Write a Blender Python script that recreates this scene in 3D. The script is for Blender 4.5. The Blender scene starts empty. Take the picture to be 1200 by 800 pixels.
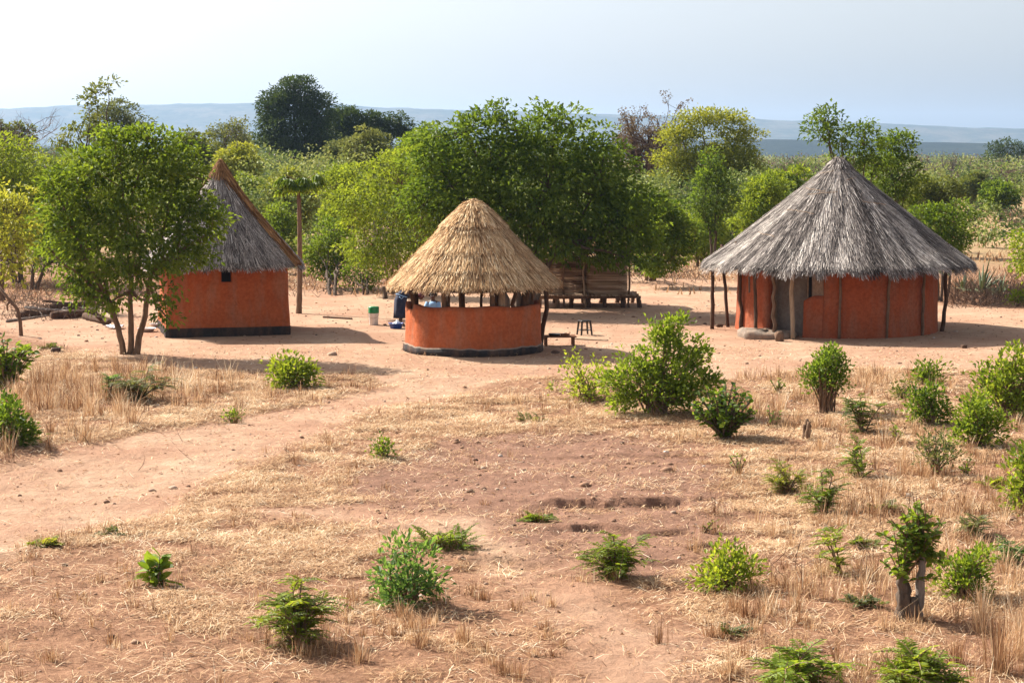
import bpy, math, random
import numpy as np
from mathutils import Vector, Matrix

rng = np.random.default_rng(11)
random.seed(5)
C = bpy.context.scene.collection
PI = math.pi

# ------------------------------------------------------------------ camera maths
FPX, CH, YH = 2200.0, 5.05, 185.0
PITCH = math.atan((400 - YH) / FPX)
cp, sp_ = math.cos(PITCH), math.sin(PITCH)

def ray(px, py):
    u, v = (px - 600) / FPX, (400 - py) / FPX
    return (u, cp + v * sp_, -sp_ + v * cp)

def at(px, py, z=0.0):
    d = ray(px, py)
    t = (z - CH) / d[2]
    return (d[0] * t, d[1] * t, z)

def atd(px, py, Y):
    d = ray(px, py)
    t = Y / d[1]
    return (d[0] * t, Y, CH + d[2] * t)

# ------------------------------------------------------------------ noise
def _h(ix, iy, seed):
    n = (ix.astype(np.int64) * 374761393 + iy.astype(np.int64) * 668265263 + seed * 974711) & 0xFFFFFFFF
    n = ((n ^ (n >> 13)) * 1274126177) & 0xFFFFFFFF
    return ((n ^ (n >> 16)) & 0xFFFF) / 65535.0

def vnoise(x, y, seed=0):
    x = np.asarray(x, float); y = np.asarray(y, float)
    ix, iy = np.floor(x), np.floor(y)
    fx, fy = x - ix, y - iy
    fx, fy = fx * fx * (3 - 2 * fx), fy * fy * (3 - 2 * fy)
    a, b = _h(ix, iy, seed), _h(ix + 1, iy, seed)
    c, d = _h(ix, iy + 1, seed), _h(ix + 1, iy + 1, seed)
    return (a * (1 - fx) + b * fx) * (1 - fy) + (c * (1 - fx) + d * fx) * fy

def fbm(x, y, seed=0, o=4):
    s, a, t = 0, 0.5, 0
    for k in range(o):
        s = s + a * vnoise(np.asarray(x) * 2 ** k + 17.3 * k, np.asarray(y) * 2 ** k - 9.1 * k, seed + k)
        t += a; a *= 0.5
    return s / t

def sm(a, b, x):
    t = np.clip((x - a) / (b - a), 0, 1)
    return t * t * (3 - 2 * t)

# ------------------------------------------------------------------ ground masks
def poly(pts):
    return np.array([at(*p)[:2] for p in pts])

P_BARE = poly([(-160, 378), (0, 386), (60, 402), (130, 420), (200, 433), (330, 434), (430, 438), (446, 452), (372, 470),
               (250, 492), (120, 520), (-160, 585), (-160, 700), (0, 652), (90, 622), (200, 603), (240, 566), (330, 530),
               (440, 484), (540, 458), (600, 442), (700, 440), (860, 443), (950, 434), (1100, 430), (1330, 436),
               (1330, 366), (1130, 360), (1000, 345), (830, 328), (740, 324), (560, 335), (400, 338), (180, 352), (-160, 356)])
P_TRAIL = poly([(180, 598), (400, 612), (550, 650), (625, 700), (680, 760), (700, 850), (850, 850), (800, 760), (740, 712),
                (640, 662), (540, 606), (420, 592)])
P_DUG = poly([(400, 560), (520, 512), (640, 508), (800, 512), (868, 560), (862, 640), (800, 680), (640, 662), (540, 628), (430, 600)])

def inside(x, y, P):
    r = np.zeros(np.shape(x), bool)
    n = len(P)
    for i in range(n):
        x1, y1 = P[i]; x2, y2 = P[(i + 1) % n]
        if y1 == y2: continue
        c = ((y1 > y) != (y2 > y)) & (x < (x2 - x1) * (y - y1) / (y2 - y1) + x1)
        r ^= c
    return r

def soft(x, y, P, w):
    s = 0
    for k in range(7):
        ox = (fbm(x * 1.1 + 31 * k, y * 1.1, 40 + k, 3) - .5) * w * 3.2
        oy = (fbm(x * 1.1 - 31 * k, y * 1.1, 60 + k, 3) - .5) * w * 3.2
        s = s + inside(x + ox, y + oy, P)
    return s / 7.0

# dug ledges: line from pixel to pixel; the ground behind stands higher, drops, then climbs back towards the camera
LEDGES = [((640, 585), (722, 588), .17, 1.0), ((716, 586), (795, 584), .20, 1.0), ((655, 618), (742, 620), .13, .9),
          ((742, 622), (805, 619), .09, .9), ((742, 655), (815, 658), .13, .9), ((565, 652), (640, 660), .10, .9),
          ((640, 534), (820, 532), .07, 1.3), ((815, 583), (880, 580), .08, 1.0), ((800, 640), (870, 634), .10, .8),
          ((468, 618), (540, 622), .05, .8)]
LW = [(at(*a)[:2], at(*b)[:2], h, w) for a, b, h, w in LEDGES]
MOUND = (atd(345, 200, 185.0)[0], 185.0)

def gz(x, y):
    x = np.asarray(x, float); y = np.asarray(y, float)
    yard = sm(42, 46, y) * (1 - sm(64, 72, y))
    amp = 1 - .85 * yard
    z = amp * (0.16 * (fbm(x / 3.1, y / 3.1, 1, 3) - .5) + 0.07 * (fbm(x / .45, y / .45, 5, 4) - .5))
    z = z + 0.02 * (fbm(x / .16, y / .16, 8, 2) - .5) * amp
    far = sm(85, 200, y)
    z = z + far * 1.0 * (fbm(x / 70, y / 70, 3, 3) - .5)
    z = z + 4.2 * np.exp(-(((x - MOUND[0]) / 9) ** 2 + ((y - MOUND[1]) / 9) ** 2))
    for (a, b, h, w) in LW:
        dx, dy = b[0] - a[0], b[1] - a[1]
        L = math.hypot(dx, dy)
        t = ((x - a[0]) * dx + (y - a[1]) * dy) / L / L
        wob = .22 * (fbm(x * 1.7, y * .2, 77, 3) - .5) * 2 + .03 * (vnoise(x * 14, y * 3, 5) - .5)
        s = -((y - (a[1] + np.clip(t, 0, 1) * dy)) + wob)            # metres in front of the ledge
        ends = sm(-.12, .12, t) * (1 - sm(.88, 1.12, t))
        h = h * .5 * (.62 + .8 * fbm(x * 1.6, y * .3, 88, 3))
        z = z - ends * h * sm(-.02, .07, s) * (1 - sm(.12, w * 1.1, s))
        z = z + ends * h * .45 * sm(-1.1, -.05, s) * (1 - sm(-.02, .04, s))
    return z

GRID = {}
def gz_exact(x, y): return gz(x, y)
def gs(x, y):
    """height of the ground sheet itself, read back from its grid"""
    x = np.asarray(x, float); y = np.asarray(y, float)
    gy, gu, Z = GRID['y'], GRID['u'], GRID['Z']
    u = x / np.where(y < 13, 26 - y, y)
    j = np.clip(np.searchsorted(gy, y) - 1, 0, len(gy) - 2); i = np.clip(np.searchsorted(gu, u) - 1, 0, len(gu) - 2)
    fy = (y - gy[j]) / (gy[j + 1] - gy[j]); fu = (u - gu[i]) / (gu[i + 1] - gu[i])
    return (Z[j, i] * (1 - fu) + Z[j, i + 1] * fu) * (1 - fy) + (Z[j + 1, i] * (1 - fu) + Z[j + 1, i + 1] * fu) * fy
def g1(x, y): return float(gs(x, y))
def ground_at(px, py):
    p = at(px, py)
    return (p[0], p[1], g1(p[0], p[1]))

# ------------------------------------------------------------------ mesh helpers
def mesh_fast(name, V, Fc, mat, parent=None, attrs=None, smooth=False):
    """V (n,3), Fc (m,k) constant-size polygons"""
    V = np.ascontiguousarray(V, np.float32); Fc = np.ascontiguousarray(Fc, np.int32)
    me = bpy.data.meshes.new(name)
    me.vertices.add(len(V)); me.vertices.foreach_set('co', V.ravel())
    m = len(Fc); k = Fc.shape[1]
    me.loops.add(m * k); me.loops.foreach_set('vertex_index', Fc.ravel())
    me.polygons.add(m)
    me.polygons.foreach_set('loop_start', np.arange(0, m * k, k, dtype=np.int32))
    me.polygons.foreach_set('loop_total', np.full(m, k, np.int32))
    me.polygons.foreach_set('use_smooth', np.full(m, smooth))
    if attrs:
        for an, av in attrs.items():
            a = me.attributes.new(an, 'FLOAT', 'POINT')
            a.data.foreach_set('value', np.ascontiguousarray(av, np.float32))
    me.update(calc_edges=True); me.validate()
    if mat: me.materials.append(mat)
    o = bpy.data.objects.new(name, me); C.objects.link(o)
    if parent is not None: o.parent = parent
    return o

class MB:
    """collects quads"""
    def __init__(s): s.v, s.f, s.t, s.n = [], [], [], 0
    def add(s, V, Fq, tint=None):
        V = np.asarray(V, float).reshape(-1, 3); Fq = np.asarray(Fq, int).reshape(-1, 4)
        s.v.append(V); s.f.append(Fq + s.n)
        s.t.append(np.full(len(V), .5) if tint is None else (np.full(len(V), tint) if np.isscalar(tint) else np.asarray(tint)))
        s.n += len(V); return s
    def tube(s, P, R, n=6, tint=None, cap=True):
        P = np.asarray(P, float); m = len(P)
        R = np.broadcast_to(np.asarray(R, float), (m,))
        T = np.gradient(P, axis=0); T /= np.linalg.norm(T, axis=1)[:, None] + 1e-9
        ref = np.array([1., 0, 0]) if abs(T[:, 2]).mean() > .6 else np.array([0, 0, 1.])
        A = np.cross(T, ref); A /= np.linalg.norm(A, axis=1)[:, None] + 1e-9
        B = np.cross(T, A)
        th = np.arange(n) * 2 * PI / n
        V = P[:, None] + R[:, None, None] * (A[:, None] * np.cos(th)[None, :, None] + B[:, None] * np.sin(th)[None, :, None])
        V = V.reshape(-1, 3)
        i = np.arange(m - 1)[:, None] * n; j = np.arange(n)[None]; j2 = (j + 1) % n
        Fq = np.stack([i + j, i + j2, i + n + j2, i + n + j], -1).reshape(-1, 4)
        if cap:
            c0, c1 = len(V), len(V) + 1
            V = np.vstack([V, P[0], P[-1]])
            q = [[c0, (j_ + 1) % n, j_, c0] for j_ in range(0)]
            e = []
            for j_ in range(0, n, 2):
                e.append([c0, (j_ + 2) % n, (j_ + 1) % n, j_])
                b = (m - 1) * n
                e.append([c1, b + j_, b + (j_ + 1) % n, b + (j_ + 2) % n])
            Fq = np.vstack([Fq, e])
        return s.add(V, Fq, tint)
    def box(s, c, d, rz=0, tint=None, tilt=None):
        hx, hy, hz = d[0] / 2, d[1] / 2, d[2] / 2
        V = np.array([[x, y, z] for z in (-hz, hz) for y in (-hy, hy) for x in (-hx, hx)])
        if tilt is not None: V = V @ np.array(Matrix.Rotation(tilt[0], 3, tilt[1])).T
        cr, sr = math.cos(rz), math.sin(rz)
        V = V @ np.array([[cr, sr, 0], [-sr, cr, 0], [0, 0, 1]]) + np.array(c)
        return s.add(V, [[0, 2, 3, 1], [4, 5, 7, 6], [0, 1, 5, 4], [2, 6, 7, 3], [0, 4, 6, 2], [1, 3, 7, 5]], tint)
    def lathe(s, prof, c=(0, 0, 0), n=24, tint=None, a0=0, a1=2 * PI):
        full = abs(a1 - a0 - 2 * PI) < 1e-6
        th = np.linspace(a0, a1, n + 1)[:n if full else n + 1]
        m = len(prof); q = len(th)
        V = np.array([[c[0] + r * math.cos(t), c[1] + r * math.sin(t), c[2] + z] for r, z in prof for t in th])
        e = []
        for i in range(m - 1):
            for j in range(n):
                j2 = (j + 1) % q if full else j + 1
                e.append([i * q + j, i * q + j2, (i + 1) * q + j2, (i + 1) * q + j])
        return s.add(V, e, tint)
    def build(s, name, mat, parent=None, smooth=False):
        return mesh_fast(name, np.vstack(s.v), np.vstack(s.f), mat, parent, {'tint': np.concatenate(s.t)}, smooth)

def bevel(o, w=.01, seg=2):
    m = o.modifiers.new('bevel', 'BEVEL'); m.width = w; m.segments = seg; m.limit_method = 'ANGLE'; return o

def tag(o, label=None, cat=None, group=None, kind=None):
    if label: o['label'] = label
    if cat: o['category'] = cat
    if group: o['group'] = group
    if kind: o['kind'] = kind
    return o

def thing(name, label, cat, loc=(0, 0, 0), rz=0, group=None):
    o = bpy.data.objects.new(name, None); C.objects.link(o)
    o.location = loc; o.rotation_euler = (0, 0, rz); o.empty_display_size = .3
    return tag(o, label, cat, group)

# ------------------------------------------------------------------ materials
def newmat(name):
    m = bpy.data.materials.new(name); m.use_nodes = True
    nt = m.node_tree; nt.nodes.clear()
    return m, nt, nt.nodes, nt.links

def N(nt, t, **kw):
    n = nt.nodes.new(t)
    for k, v in kw.items():
        if k in n.inputs.keys(): n.inputs[k].default_value = v
        else: setattr(n, k, v)
    return n

def rgba(c): return (c[0], c[1], c[2], 1)

def mixc(nt, f, a, b, mode='MIX'):
    n = nt.nodes.new('ShaderNodeMix'); n.data_type = 'RGBA'; n.blend_type = mode
    for i, v in ((0, f), (6, a), (7, b)):
        if hasattr(v, 'is_linked') or hasattr(v, 'links'): nt.links.new(v, n.inputs[i])
        else: n.inputs[i].default_value = v if i == 0 else rgba(v)
    return n.outputs[2]

def ramp(nt, fac, stops):
    n = nt.nodes.new('ShaderNodeValToRGB')
    e = n.color_ramp.elements
    while len(e) > 1: e.remove(e[-1])
    e[0].position = stops[0][0]; e[0].color = rgba(stops[0][1])
    for p, c in stops[1:]:
        x = e.new(p); x.color = rgba(c)
    nt.links.new(fac, n.inputs[0]); return n.outputs[0]

def noise(nt, scale, detail=4, rough=.6, coord=None, stretch=None):
    n = N(nt, 'ShaderNodeTexNoise'); n.inputs['Scale'].default_value = scale
    n.inputs['Detail'].default_value = detail; n.inputs['Roughness'].default_value = rough
    if coord is None:
        coord = N(nt, 'ShaderNodeNewGeometry').outputs['Position']
    if stretch:
        mp = N(nt, 'ShaderNodeMapping'); mp.inputs['Scale'].default_value = stretch
        nt.links.new(coord, mp.inputs[0]); coord = mp.outputs[0]
    nt.links.new(coord, n.inputs['Vector'])
    return n.outputs['Fac']

def attr(nt, name):
    a = N(nt, 'ShaderNodeAttribute'); a.attribute_name = name
    return a.outputs['Fac']

def mathn(nt, op, a, b=None, clamp=False):
    n = N(nt, 'ShaderNodeMath'); n.operation = op; n.use_clamp = clamp
    for i, v in enumerate((a, b)):
        if v is None: continue
        if isinstance(v, (int, float)): n.inputs[i].default_value = v
        else: nt.links.new(v, n.inputs[i])
    return n.outputs[0]

def bump(nt, h, strength, dist):
    b = N(nt, 'ShaderNodeBump'); b.inputs['Strength'].default_value = strength; b.inputs['Distance'].default_value = dist
    nt.links.new(h, b.inputs['Height']); return b.outputs[0]

def finish(nt, col, rough=.9, nrm=None, spec=.2, transl=0, transl_col=None):
    p = N(nt, 'ShaderNodeBsdfPrincipled')
    if hasattr(col, 'links'): nt.links.new(col, p.inputs['Base Color'])
    else: p.inputs['Base Color'].default_value = rgba(col)
    if hasattr(rough, 'links'): nt.links.new(rough, p.inputs['Roughness'])
    else: p.inputs['Roughness'].default_value = rough
    p.inputs['Specular IOR Level'].default_value = spec
    if nrm is not None: nt.links.new(nrm, p.inputs['Normal'])
    out = N(nt, 'ShaderNodeOutputMaterial'); sh = p.outputs[0]
    if transl:
        t = N(nt, 'ShaderNodeBsdfTranslucent')
        tc = transl_col if transl_col is not None else col
        if hasattr(tc, 'links'): nt.links.new(tc, t.inputs[0])
        else: t.inputs[0].default_value = rgba(tc)
        mx = N(nt, 'ShaderNodeMixShader'); mx.inputs[0].default_value = transl
        nt.links.new(sh, mx.inputs[1]); nt.links.new(t.outputs[0], mx.inputs[2]); sh = mx.outputs[0]
    nt.links.new(sh, out.inputs[0])

_lm = {}
def leafmat(name, dark, light, transl=.42, warm=1.0):
    if name in _lm: return _lm[name]
    m, nt, _, _ = newmat(name)
    c = ramp(nt, attr(nt, 'tint'), [(0, dark), (.55, [(a + b) / 2 for a, b in zip(dark, light)]), (1, light)])
    # leaf seen against the sun is yellower and clearer
    tc = mixc(nt, 1.0, c, (1.65, 1.4, .65), 'MULTIPLY')
    finish(nt, c, .55, None, .22, transl, tc)
    _lm[name] = m; return m

def tintmat(name, stops, rough=.9, spec=.1, nscale=None, transl=0, bumpv=None):
    m, nt, _, _ = newmat(name)
    c = ramp(nt, attr(nt, 'tint'), stops)
    nr = None
    if nscale:
        nz = noise(nt, nscale, 5, .65)
        c = mixc(nt, .8, c, ramp(nt, nz, [(.25, (.55, .55, .55)), (.75, (1.35, 1.3, 1.25))]), 'MULTIPLY')
        if bumpv: nr = bump(nt, nz, .8, bumpv)
    finish(nt, c, rough, nr, spec, transl)
    return m

def barkmat(name, a, b, scale=14):
    m, nt, _, _ = newmat(name)
    nz = noise(nt, scale, 5, .7, None, (1, 1, .22))
    c = ramp(nt, nz, [(.3, a), (.7, b)])
    finish(nt, c, .95, bump(nt, nz, 1, .03), .1)
    return m

def plastic(name, col, rough=.4, dirt=.25, sc=9):
    m, nt, _, _ = newmat(name)
    nz = noise(nt, sc, 5, .7)
    c = mixc(nt, mathn(nt, 'MULTIPLY', ramp(nt, nz, [(.45, (0, 0, 0)), (.8, (1, 1, 1))]), dirt), col, (.35, .2, .12))
    finish(nt, c, rough, None, .4)
    return m

def clay(name, a, b, stain, scale=1.6, bd=.02):
    m, nt, _, _ = newmat(name)
    n1 = noise(nt, scale, 6, .65); n2 = noise(nt, 11, 6, .7); n3 = noise(nt, 2.4, 4, .6, None, (1.3, 1.3, .35))
    c = ramp(nt, n1, [(.25, a), (.75, b)])
    c = mixc(nt, ramp(nt, n3, [(.44, (0, 0, 0)), (.66, (1, 1, 1))]), c, stain)
    c = mixc(nt, .8, c, ramp(nt, n2, [(.3, (.68, .68, .68)), (.7, (1.22, 1.22, 1.22))]), 'MULTIPLY')
    v = N(nt, 'ShaderNodeTexVoronoi'); v.feature = 'DISTANCE_TO_EDGE'; v.inputs['Scale'].default_value = 2.1
    w = N(nt, 'ShaderNodeTexNoise'); w.inputs['Scale'].default_value = 4
    pos = N(nt, 'ShaderNodeNewGeometry').outputs['Position']
    nt.links.new(pos, w.inputs['Vector'])
    wp = mixc(nt, .22, (0, 0, 0), (0, 0, 0)); mxn = wp.node
    nt.links.new(pos, mxn.inputs[6]); nt.links.new(w.outputs['Color'], mxn.inputs[7])
    nt.links.new(wp, v.inputs['Vector'])
    crack = ramp(nt, v.outputs[0], [(0, (1, 1, 1)), (.012, (0, 0, 0))])
    c = mixc(nt, mathn(nt, 'MULTIPLY', crack, .35), c, [x * .45 for x in stain])
    h = mathn(nt, 'ADD', n1, mathn(nt, 'MULTIPLY', n2, .35))
    finish(nt, c, .93, bump(nt, h, .9, bd * 2), .1)
    return m

M = {}
M['wall'] = clay('orange_mud_plaster', (.33, .082, .031), (.425, .116, .044), (.34, .13, .07))
M['wall_dark'] = clay('red_mud_plaster', (.27, .066, .028), (.35, .09, .038), (.29, .105, .06))
M['plinth'] = clay('black_plinth', (.022, .020, .022), (.045, .04, .04), (.10, .06, .045), 3)
M['grey_clay'] = clay('grey_clay', (.19, .15, .12), (.29, .23, .185), (.3, .2, .14), 2.5, .025)
M['grey_door'] = clay('grey_door', (.16, .135, .12), (.22, .19, .165), (.15, .11, .09), 2.5, .01)
M['hollow'] = plastic('opening_shade_black', (.012, .011, .012), .95, 0)  # flat black painted in for the shade inside window openings
M['post'] = barkmat('post_wood', (.10, .06, .04), (.24, .155, .105))
M['post_dark'] = barkmat('dark_post_wood', (.055, .032, .022), (.13, .08, .055))
M['post_pale'] = barkmat('pale_post_wood', (.22, .155, .105), (.40, .30, .21))
M['bark'] = barkmat('tree_bark', (.11, .065, .042), (.26, .17, .11))
M['bark_dark'] = barkmat('dark_bark', (.06, .045, .035), (.15, .11, .085))
M['bark_grey'] = barkmat('grey_bark', (.14, .115, .10), (.30, .25, .215))
M['thatch_grey'] = tintmat('grey_thatch', [(0, (.035, .029, .027)), (.3, (.145, .122, .112)), (.65, (.34, .295, .265)), (1, (.78, .71, .64))])
M['thatch_gold'] = tintmat('golden_thatch', [(0, (.09, .042, .02)), (.3, (.34, .185, .085)), (.65, (.66, .43, .225)), (1, (.92, .72, .46))])
M['thatch_brown'] = tintmat('brown_reed', [(0, (.08, .04, .022)), (.4, (.20, .10, .045)), (.75, (.32, .17, .07)), (1, (.45, .27, .13))])
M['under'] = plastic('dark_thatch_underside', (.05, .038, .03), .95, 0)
M['straw'] = tintmat('dry_straw', [(0, (.12, .055, .03)), (.3, (.33, .17, .082)), (.62, (.60, .385, .21)), (.85, (.80, .61, .39)), (1, (.92, .80, .60))], .75, .25, None, .25)
M['twig'] = tintmat('dry_twigs', [(0, (.07, .045, .035)), (1, (.26, .18, .13))])
M['twig_brown'] = tintmat('brown_twigs', [(0, (.075, .045, .038)), (1, (.20, .125, .10))])
M['twig_grey'] = tintmat('grey_twigs', [(0, (.10, .085, .08)), (1, (.24, .20, .18))])
M['pebble'] = tintmat('earth_clods', [(0, (.10, .06, .045)), (.5, (.30, .17, .105)), (.9, (.42, .3, .22)), (1, (.6, .56, .5))], .9, .2)
M['weave'] = tintmat('woven_sticks', [(0, (.10, .065, .045)), (.5, (.32, .22, .15)), (1, (.58, .44, .32))])

# leaf colours (base colours of the leaves)
LF = {
 'mid':   leafmat('mid_green_leaves', (.035, .078, .011), (.21, .30, .04), .5),
 'deep':  leafmat('deep_green_leaves', (.030, .070, .011), (.165, .25, .036), .48),
 'dark':  leafmat('dark_green_leaves', (.022, .046, .014), (.065, .105, .03), .3),
 'lime':  leafmat('lime_leaves', (.09, .15, .018), (.26, .33, .045), .52),
 'yellow': leafmat('yellow_green_leaves', (.14, .18, .028), (.33, .36, .07), .48),
 'olive': leafmat('olive_leaves', (.07, .10, .026), (.17, .20, .055), .42),
 'grey':  leafmat('grey_green_leaves', (.075, .10, .042), (.18, .21, .09), .4),
 'blue':  leafmat('bluish_green_leaves', (.045, .11, .034), (.14, .245, .075), .48),
 'dry':   leafmat('dry_brown_leaves', (.10, .075, .06), (.20, .155, .12), .25),
}

# ------------------------------------------------------------------ ground
def ground():
    u_f = np.linspace(-.33, .33, 620)
    u_o = .33 + np.cumsum(np.geomspace(.004, .4, 24))
    u = np.concatenate([-u_o[::-1], u_f, u_o])
    y = np.concatenate([[-400, -120, -40, -10, 2, 8], np.geomspace(13, 84, 900), np.geomspace(85.5, 9500, 150)])
    s = np.where(y < 13, 13 + (13 - y), y)
    X = s[:, None] * u[None]; Y = np.repeat(y[:, None], len(u), 1)
    # keep cells from lining up into rows
    Xf, Yf = X.ravel(), Y.ravel()
    Z = gz(Xf, Yf)
    Z = np.where(Yf < 10, Z * 0, Z)
    Z = np.where(Yf > 1500, 0, Z)
    bare = soft(Xf, Yf, P_BARE, .55); trail = soft(Xf, Yf, P_TRAIL, .45); dug = soft(Xf, Yf, P_DUG, .7)
    b = np.maximum(bare, trail * .8)
    Z = Z - .035 * bare * sm(60, 40, Yf)
    nr, nc = len(y), len(u)
    GRID.update(y=y, u=u, Z=Z.reshape(nr, nc))
    i = np.arange(nr - 1)[:, None] * nc; j = np.arange(nc - 1)[None]
    Fq = np.stack([i + j, i + j + 1, i + nc + j + 1, i + nc + j], -1).reshape(-1, 4)
    m, nt, _, _ = newmat('earth')
    A, T, D = attr(nt, 'bare'), attr(nt, 'far'), attr(nt, 'dug')
    n_big = noise(nt, .35, 4, .6); n_mid = noise(nt, 2.2, 6, .7); n_fine = noise(nt, 16, 8, .75); n_gr = noise(nt, 70, 4, .8)
    sand = ramp(nt, n_mid, [(.25, (.39, .238, .155)), (.55, (.49, .328, .222)), (.8, (.57, .41, .293))])
    sand = mixc(nt, ramp(nt, n_big, [(.36, (0, 0, 0)), (.62, (.75, .75, .75))]), sand, (.36, .195, .125))
    dugc = ramp(nt, n_mid, [(.25, (.17, .092, .062)), (.55, (.27, .148, .10)), (.8, (.37, .215, .148))])
    lit = ramp(nt, n_fine, [(.25, (.17, .09, .055)), (.5, (.30, .165, .102)), (.68, (.41, .25, .155)), (.85, (.60, .44, .29))])
    lit = mixc(nt, .75, lit, ramp(nt, n_mid, [(.3, (.55, .47, .43)), (.62, (1.15, 1.12, 1.08))]), 'MULTIPLY')
    farc = ramp(nt, noise(nt, .09, 8, .75), [(.3, (.27, .165, .092)), (.5, (.36, .25, .14)), (.66, (.23, .20, .09)), (.8, (.13, .13, .05))])
    farc = mixc(nt, .6, farc, ramp(nt, noise(nt, 1.1, 6, .75), [(.3, (.6, .6, .6)), (.7, (1.3, 1.3, 1.3))]), 'MULTIPLY')
    c = mixc(nt, D, lit, dugc)
    c = mixc(nt, A, c, sand)
    c = mixc(nt, T, c, farc)
    c = mixc(nt, .55, c, ramp(nt, n_fine, [(.2, (.72, .70, .68)), (.5, (1, 1, 1)), (.85, (1.2, 1.18, 1.15))]), 'MULTIPLY')
    # pebbles, dung and crumbs of earth as dark specks
    v = N(nt, 'ShaderNodeTexVoronoi'); v.inputs['Scale'].default_value = 9
    nt.links.new(N(nt, 'ShaderNodeNewGeometry').outputs['Position'], v.inputs['Vector'])
    sp = ramp(nt, v.outputs['Distance'], [(0, (1, 1, 1)), (.11, (0, 0, 0))])
    sp = mathn(nt, 'MULTIPLY', sp, ramp(nt, noise(nt, 3.3, 3), [(.5, (0, 0, 0)), (.62, (.8, .8, .8))]))
    c = mixc(nt, mathn(nt, 'MULTIPLY', sp, .6), c, (.12, .07, .05))
    h = mathn(nt, 'ADD', mathn(nt, 'MULTIPLY', n_mid, 1.2), mathn(nt, 'ADD', mathn(nt, 'MULTIPLY', n_fine, .55), mathn(nt, 'MULTIPLY', n_gr, .16)))
    finish(nt, c, .95, bump(nt, h, .9, .10), .08)
    g = mesh_fast('ground', np.stack([Xf, Yf, Z], 1), Fq, m, None,
                  {'bare': b, 'dug': dug, 'far': sm(68, 110, Yf + 10 * (fbm(Xf / 6, Yf / 6, 9) - .5))}, True)
    tag(g, kind='structure')
ground()

# ------------------------------------------------------------------ foliage builders
def unit(v): return v / (np.linalg.norm(v, axis=-1, keepdims=True) + 1e-9)

def leaf_quads(P, Dr, Nn, L, Wd, tint, fold=.25):
    """kite-shaped folded leaves: P base, Dr direction, Nn approx normal"""
    S = unit(np.cross(Dr, Nn)); Nn = np.cross(S, Dr)
    L = np.broadcast_to(L, (len(P),))[:, None]; Wd = np.broadcast_to(Wd, (len(P),))[:, None]
    a = P; c = P + Dr * L - Nn * L * .12
    mid = P + Dr * L * .48
    b = mid + S * Wd * .5 + Nn * Wd * fold; d = mid - S * Wd * .5 + Nn * Wd * fold
    V = np.stack([a, b, c, d], 1).reshape(-1, 3)
    Fq = np.arange(len(P) * 4).reshape(-1, 4)
    return V, Fq, np.repeat(tint, 4)

def rnd_dirs(n):
    return unit(rng.normal(size=(n, 3)))

def lump(P, k, s):
    r = np.random.default_rng(abs(int(s)))
    o = 0
    for q in range(5):
        w = unit(r.normal(size=3)) * k * (1 + q * .6)
        o = o + np.sin(P @ w + r.uniform(0, 6.3)) / (1 + q * .5)
    return o / 3.0

def crown(lobes, nleaf, leaf, mat, parent, name='crown', cl=.45, per=70, droop=.3, gap=.15, tintb=0, aspect=.55, flat=.48, shell=.33, stray=.12, sep=.56):
    """sprays of leaves set round domes, spread through lobes [(c, r)]; returns the spray centres"""
    lobes = [(np.array(c, float), np.array(r, float)) for c, r in lobes]
    vol = np.array([r.prod() ** (.72) for _, r in lobes]); vol /= vol.sum()
    ncl = max(6, int(nleaf / per))
    cs = []
    seed = int(rng.integers(1e6))
    for (c, r), w in zip(lobes, vol):
        k = max(2, int(ncl * w * 1.6))
        d = rnd_dirs(k)
        rad = rng.uniform(0, 1, k) ** shell
        rad *= np.where(rng.uniform(0, 1, k) < stray, rng.uniform(1.02, 1.22, k), 1)
        p = d * rad[:, None]
        p = p * (1 + .36 * lump(c + p * r, 2.6 / max(.4, r.mean()), seed))[:, None]
        cs.append(c + p * r * .92)
    cs = np.vstack(cs)
    keep = lump(cs, 3.0 / max(.5, np.mean([r.mean() for _, r in lobes])), seed + 3) > -1.0 + gap * 2.6
    cs = cs[keep]
    # thin out sprays that sit on top of each other so gaps stay between them
    sel = []
    for q in rng.permutation(len(cs)):
        if len(sel) >= ncl: break
        if sel and np.min(np.sum((cs[sel] - cs[q]) ** 2, 1)) < (cl * sep) ** 2: continue
        sel.append(q)
    cs = cs[sel]
    n = len(cs)
    csz = rng.uniform(.5, 1.25, n)
    cidx = np.repeat(np.arange(n), (per * csz ** 1.6 * rng.uniform(.7, 1.2, n)).astype(int) + 3)
    m = len(cidx)
    cen = np.mean([c for c, _ in lobes], axis=0)
    cout = unit(cs - cen)
    bias = (cout * .45 + np.array([0, 0, .45]) + rng.normal(0, .25, (n, 3)))[cidx]
    dd = unit(rng.normal(size=(m, 3)) + bias)
    rad = (.35 + .65 * rng.uniform(0, 1, m) ** .6)[:, None]
    off = dd * rad * np.array([1, 1, flat]) * cl * csz[cidx][:, None]
    off += .12 * cl * rng.normal(size=off.shape)
    P = cs[cidx] + off
    D = unit(dd * .8 + cout[cidx] * .3 + rng.normal(size=P.shape) * .4 + np.array([0, 0, -droop]))
    Nn = unit(dd * .55 + np.array([0, 0, .75]) + rng.normal(size=P.shape) * .38)
    ctint = rng.normal(0, .13, n)
    tint = np.clip(.45 + tintb + ctint[cidx] + rng.normal(0, .16, m), 0, 1)
    L = leaf * rng.uniform(.65, 1.35, m)
    V, Fq, T = leaf_quads(P, D, Nn, L, L * aspect * rng.uniform(.8, 1.2, m), tint)
    mesh_fast(name, V, Fq, mat, parent, {'tint': T})
    return cs

def bez(a, b, bend, n=6):
    a, b = np.array(a, float), np.array(b, float)
    t = np.linspace(0, 1, n)[:, None]
    m = (a + b) / 2 + bend
    return (1 - t) ** 2 * a + 2 * t * (1 - t) * m + t * t * b

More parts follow.
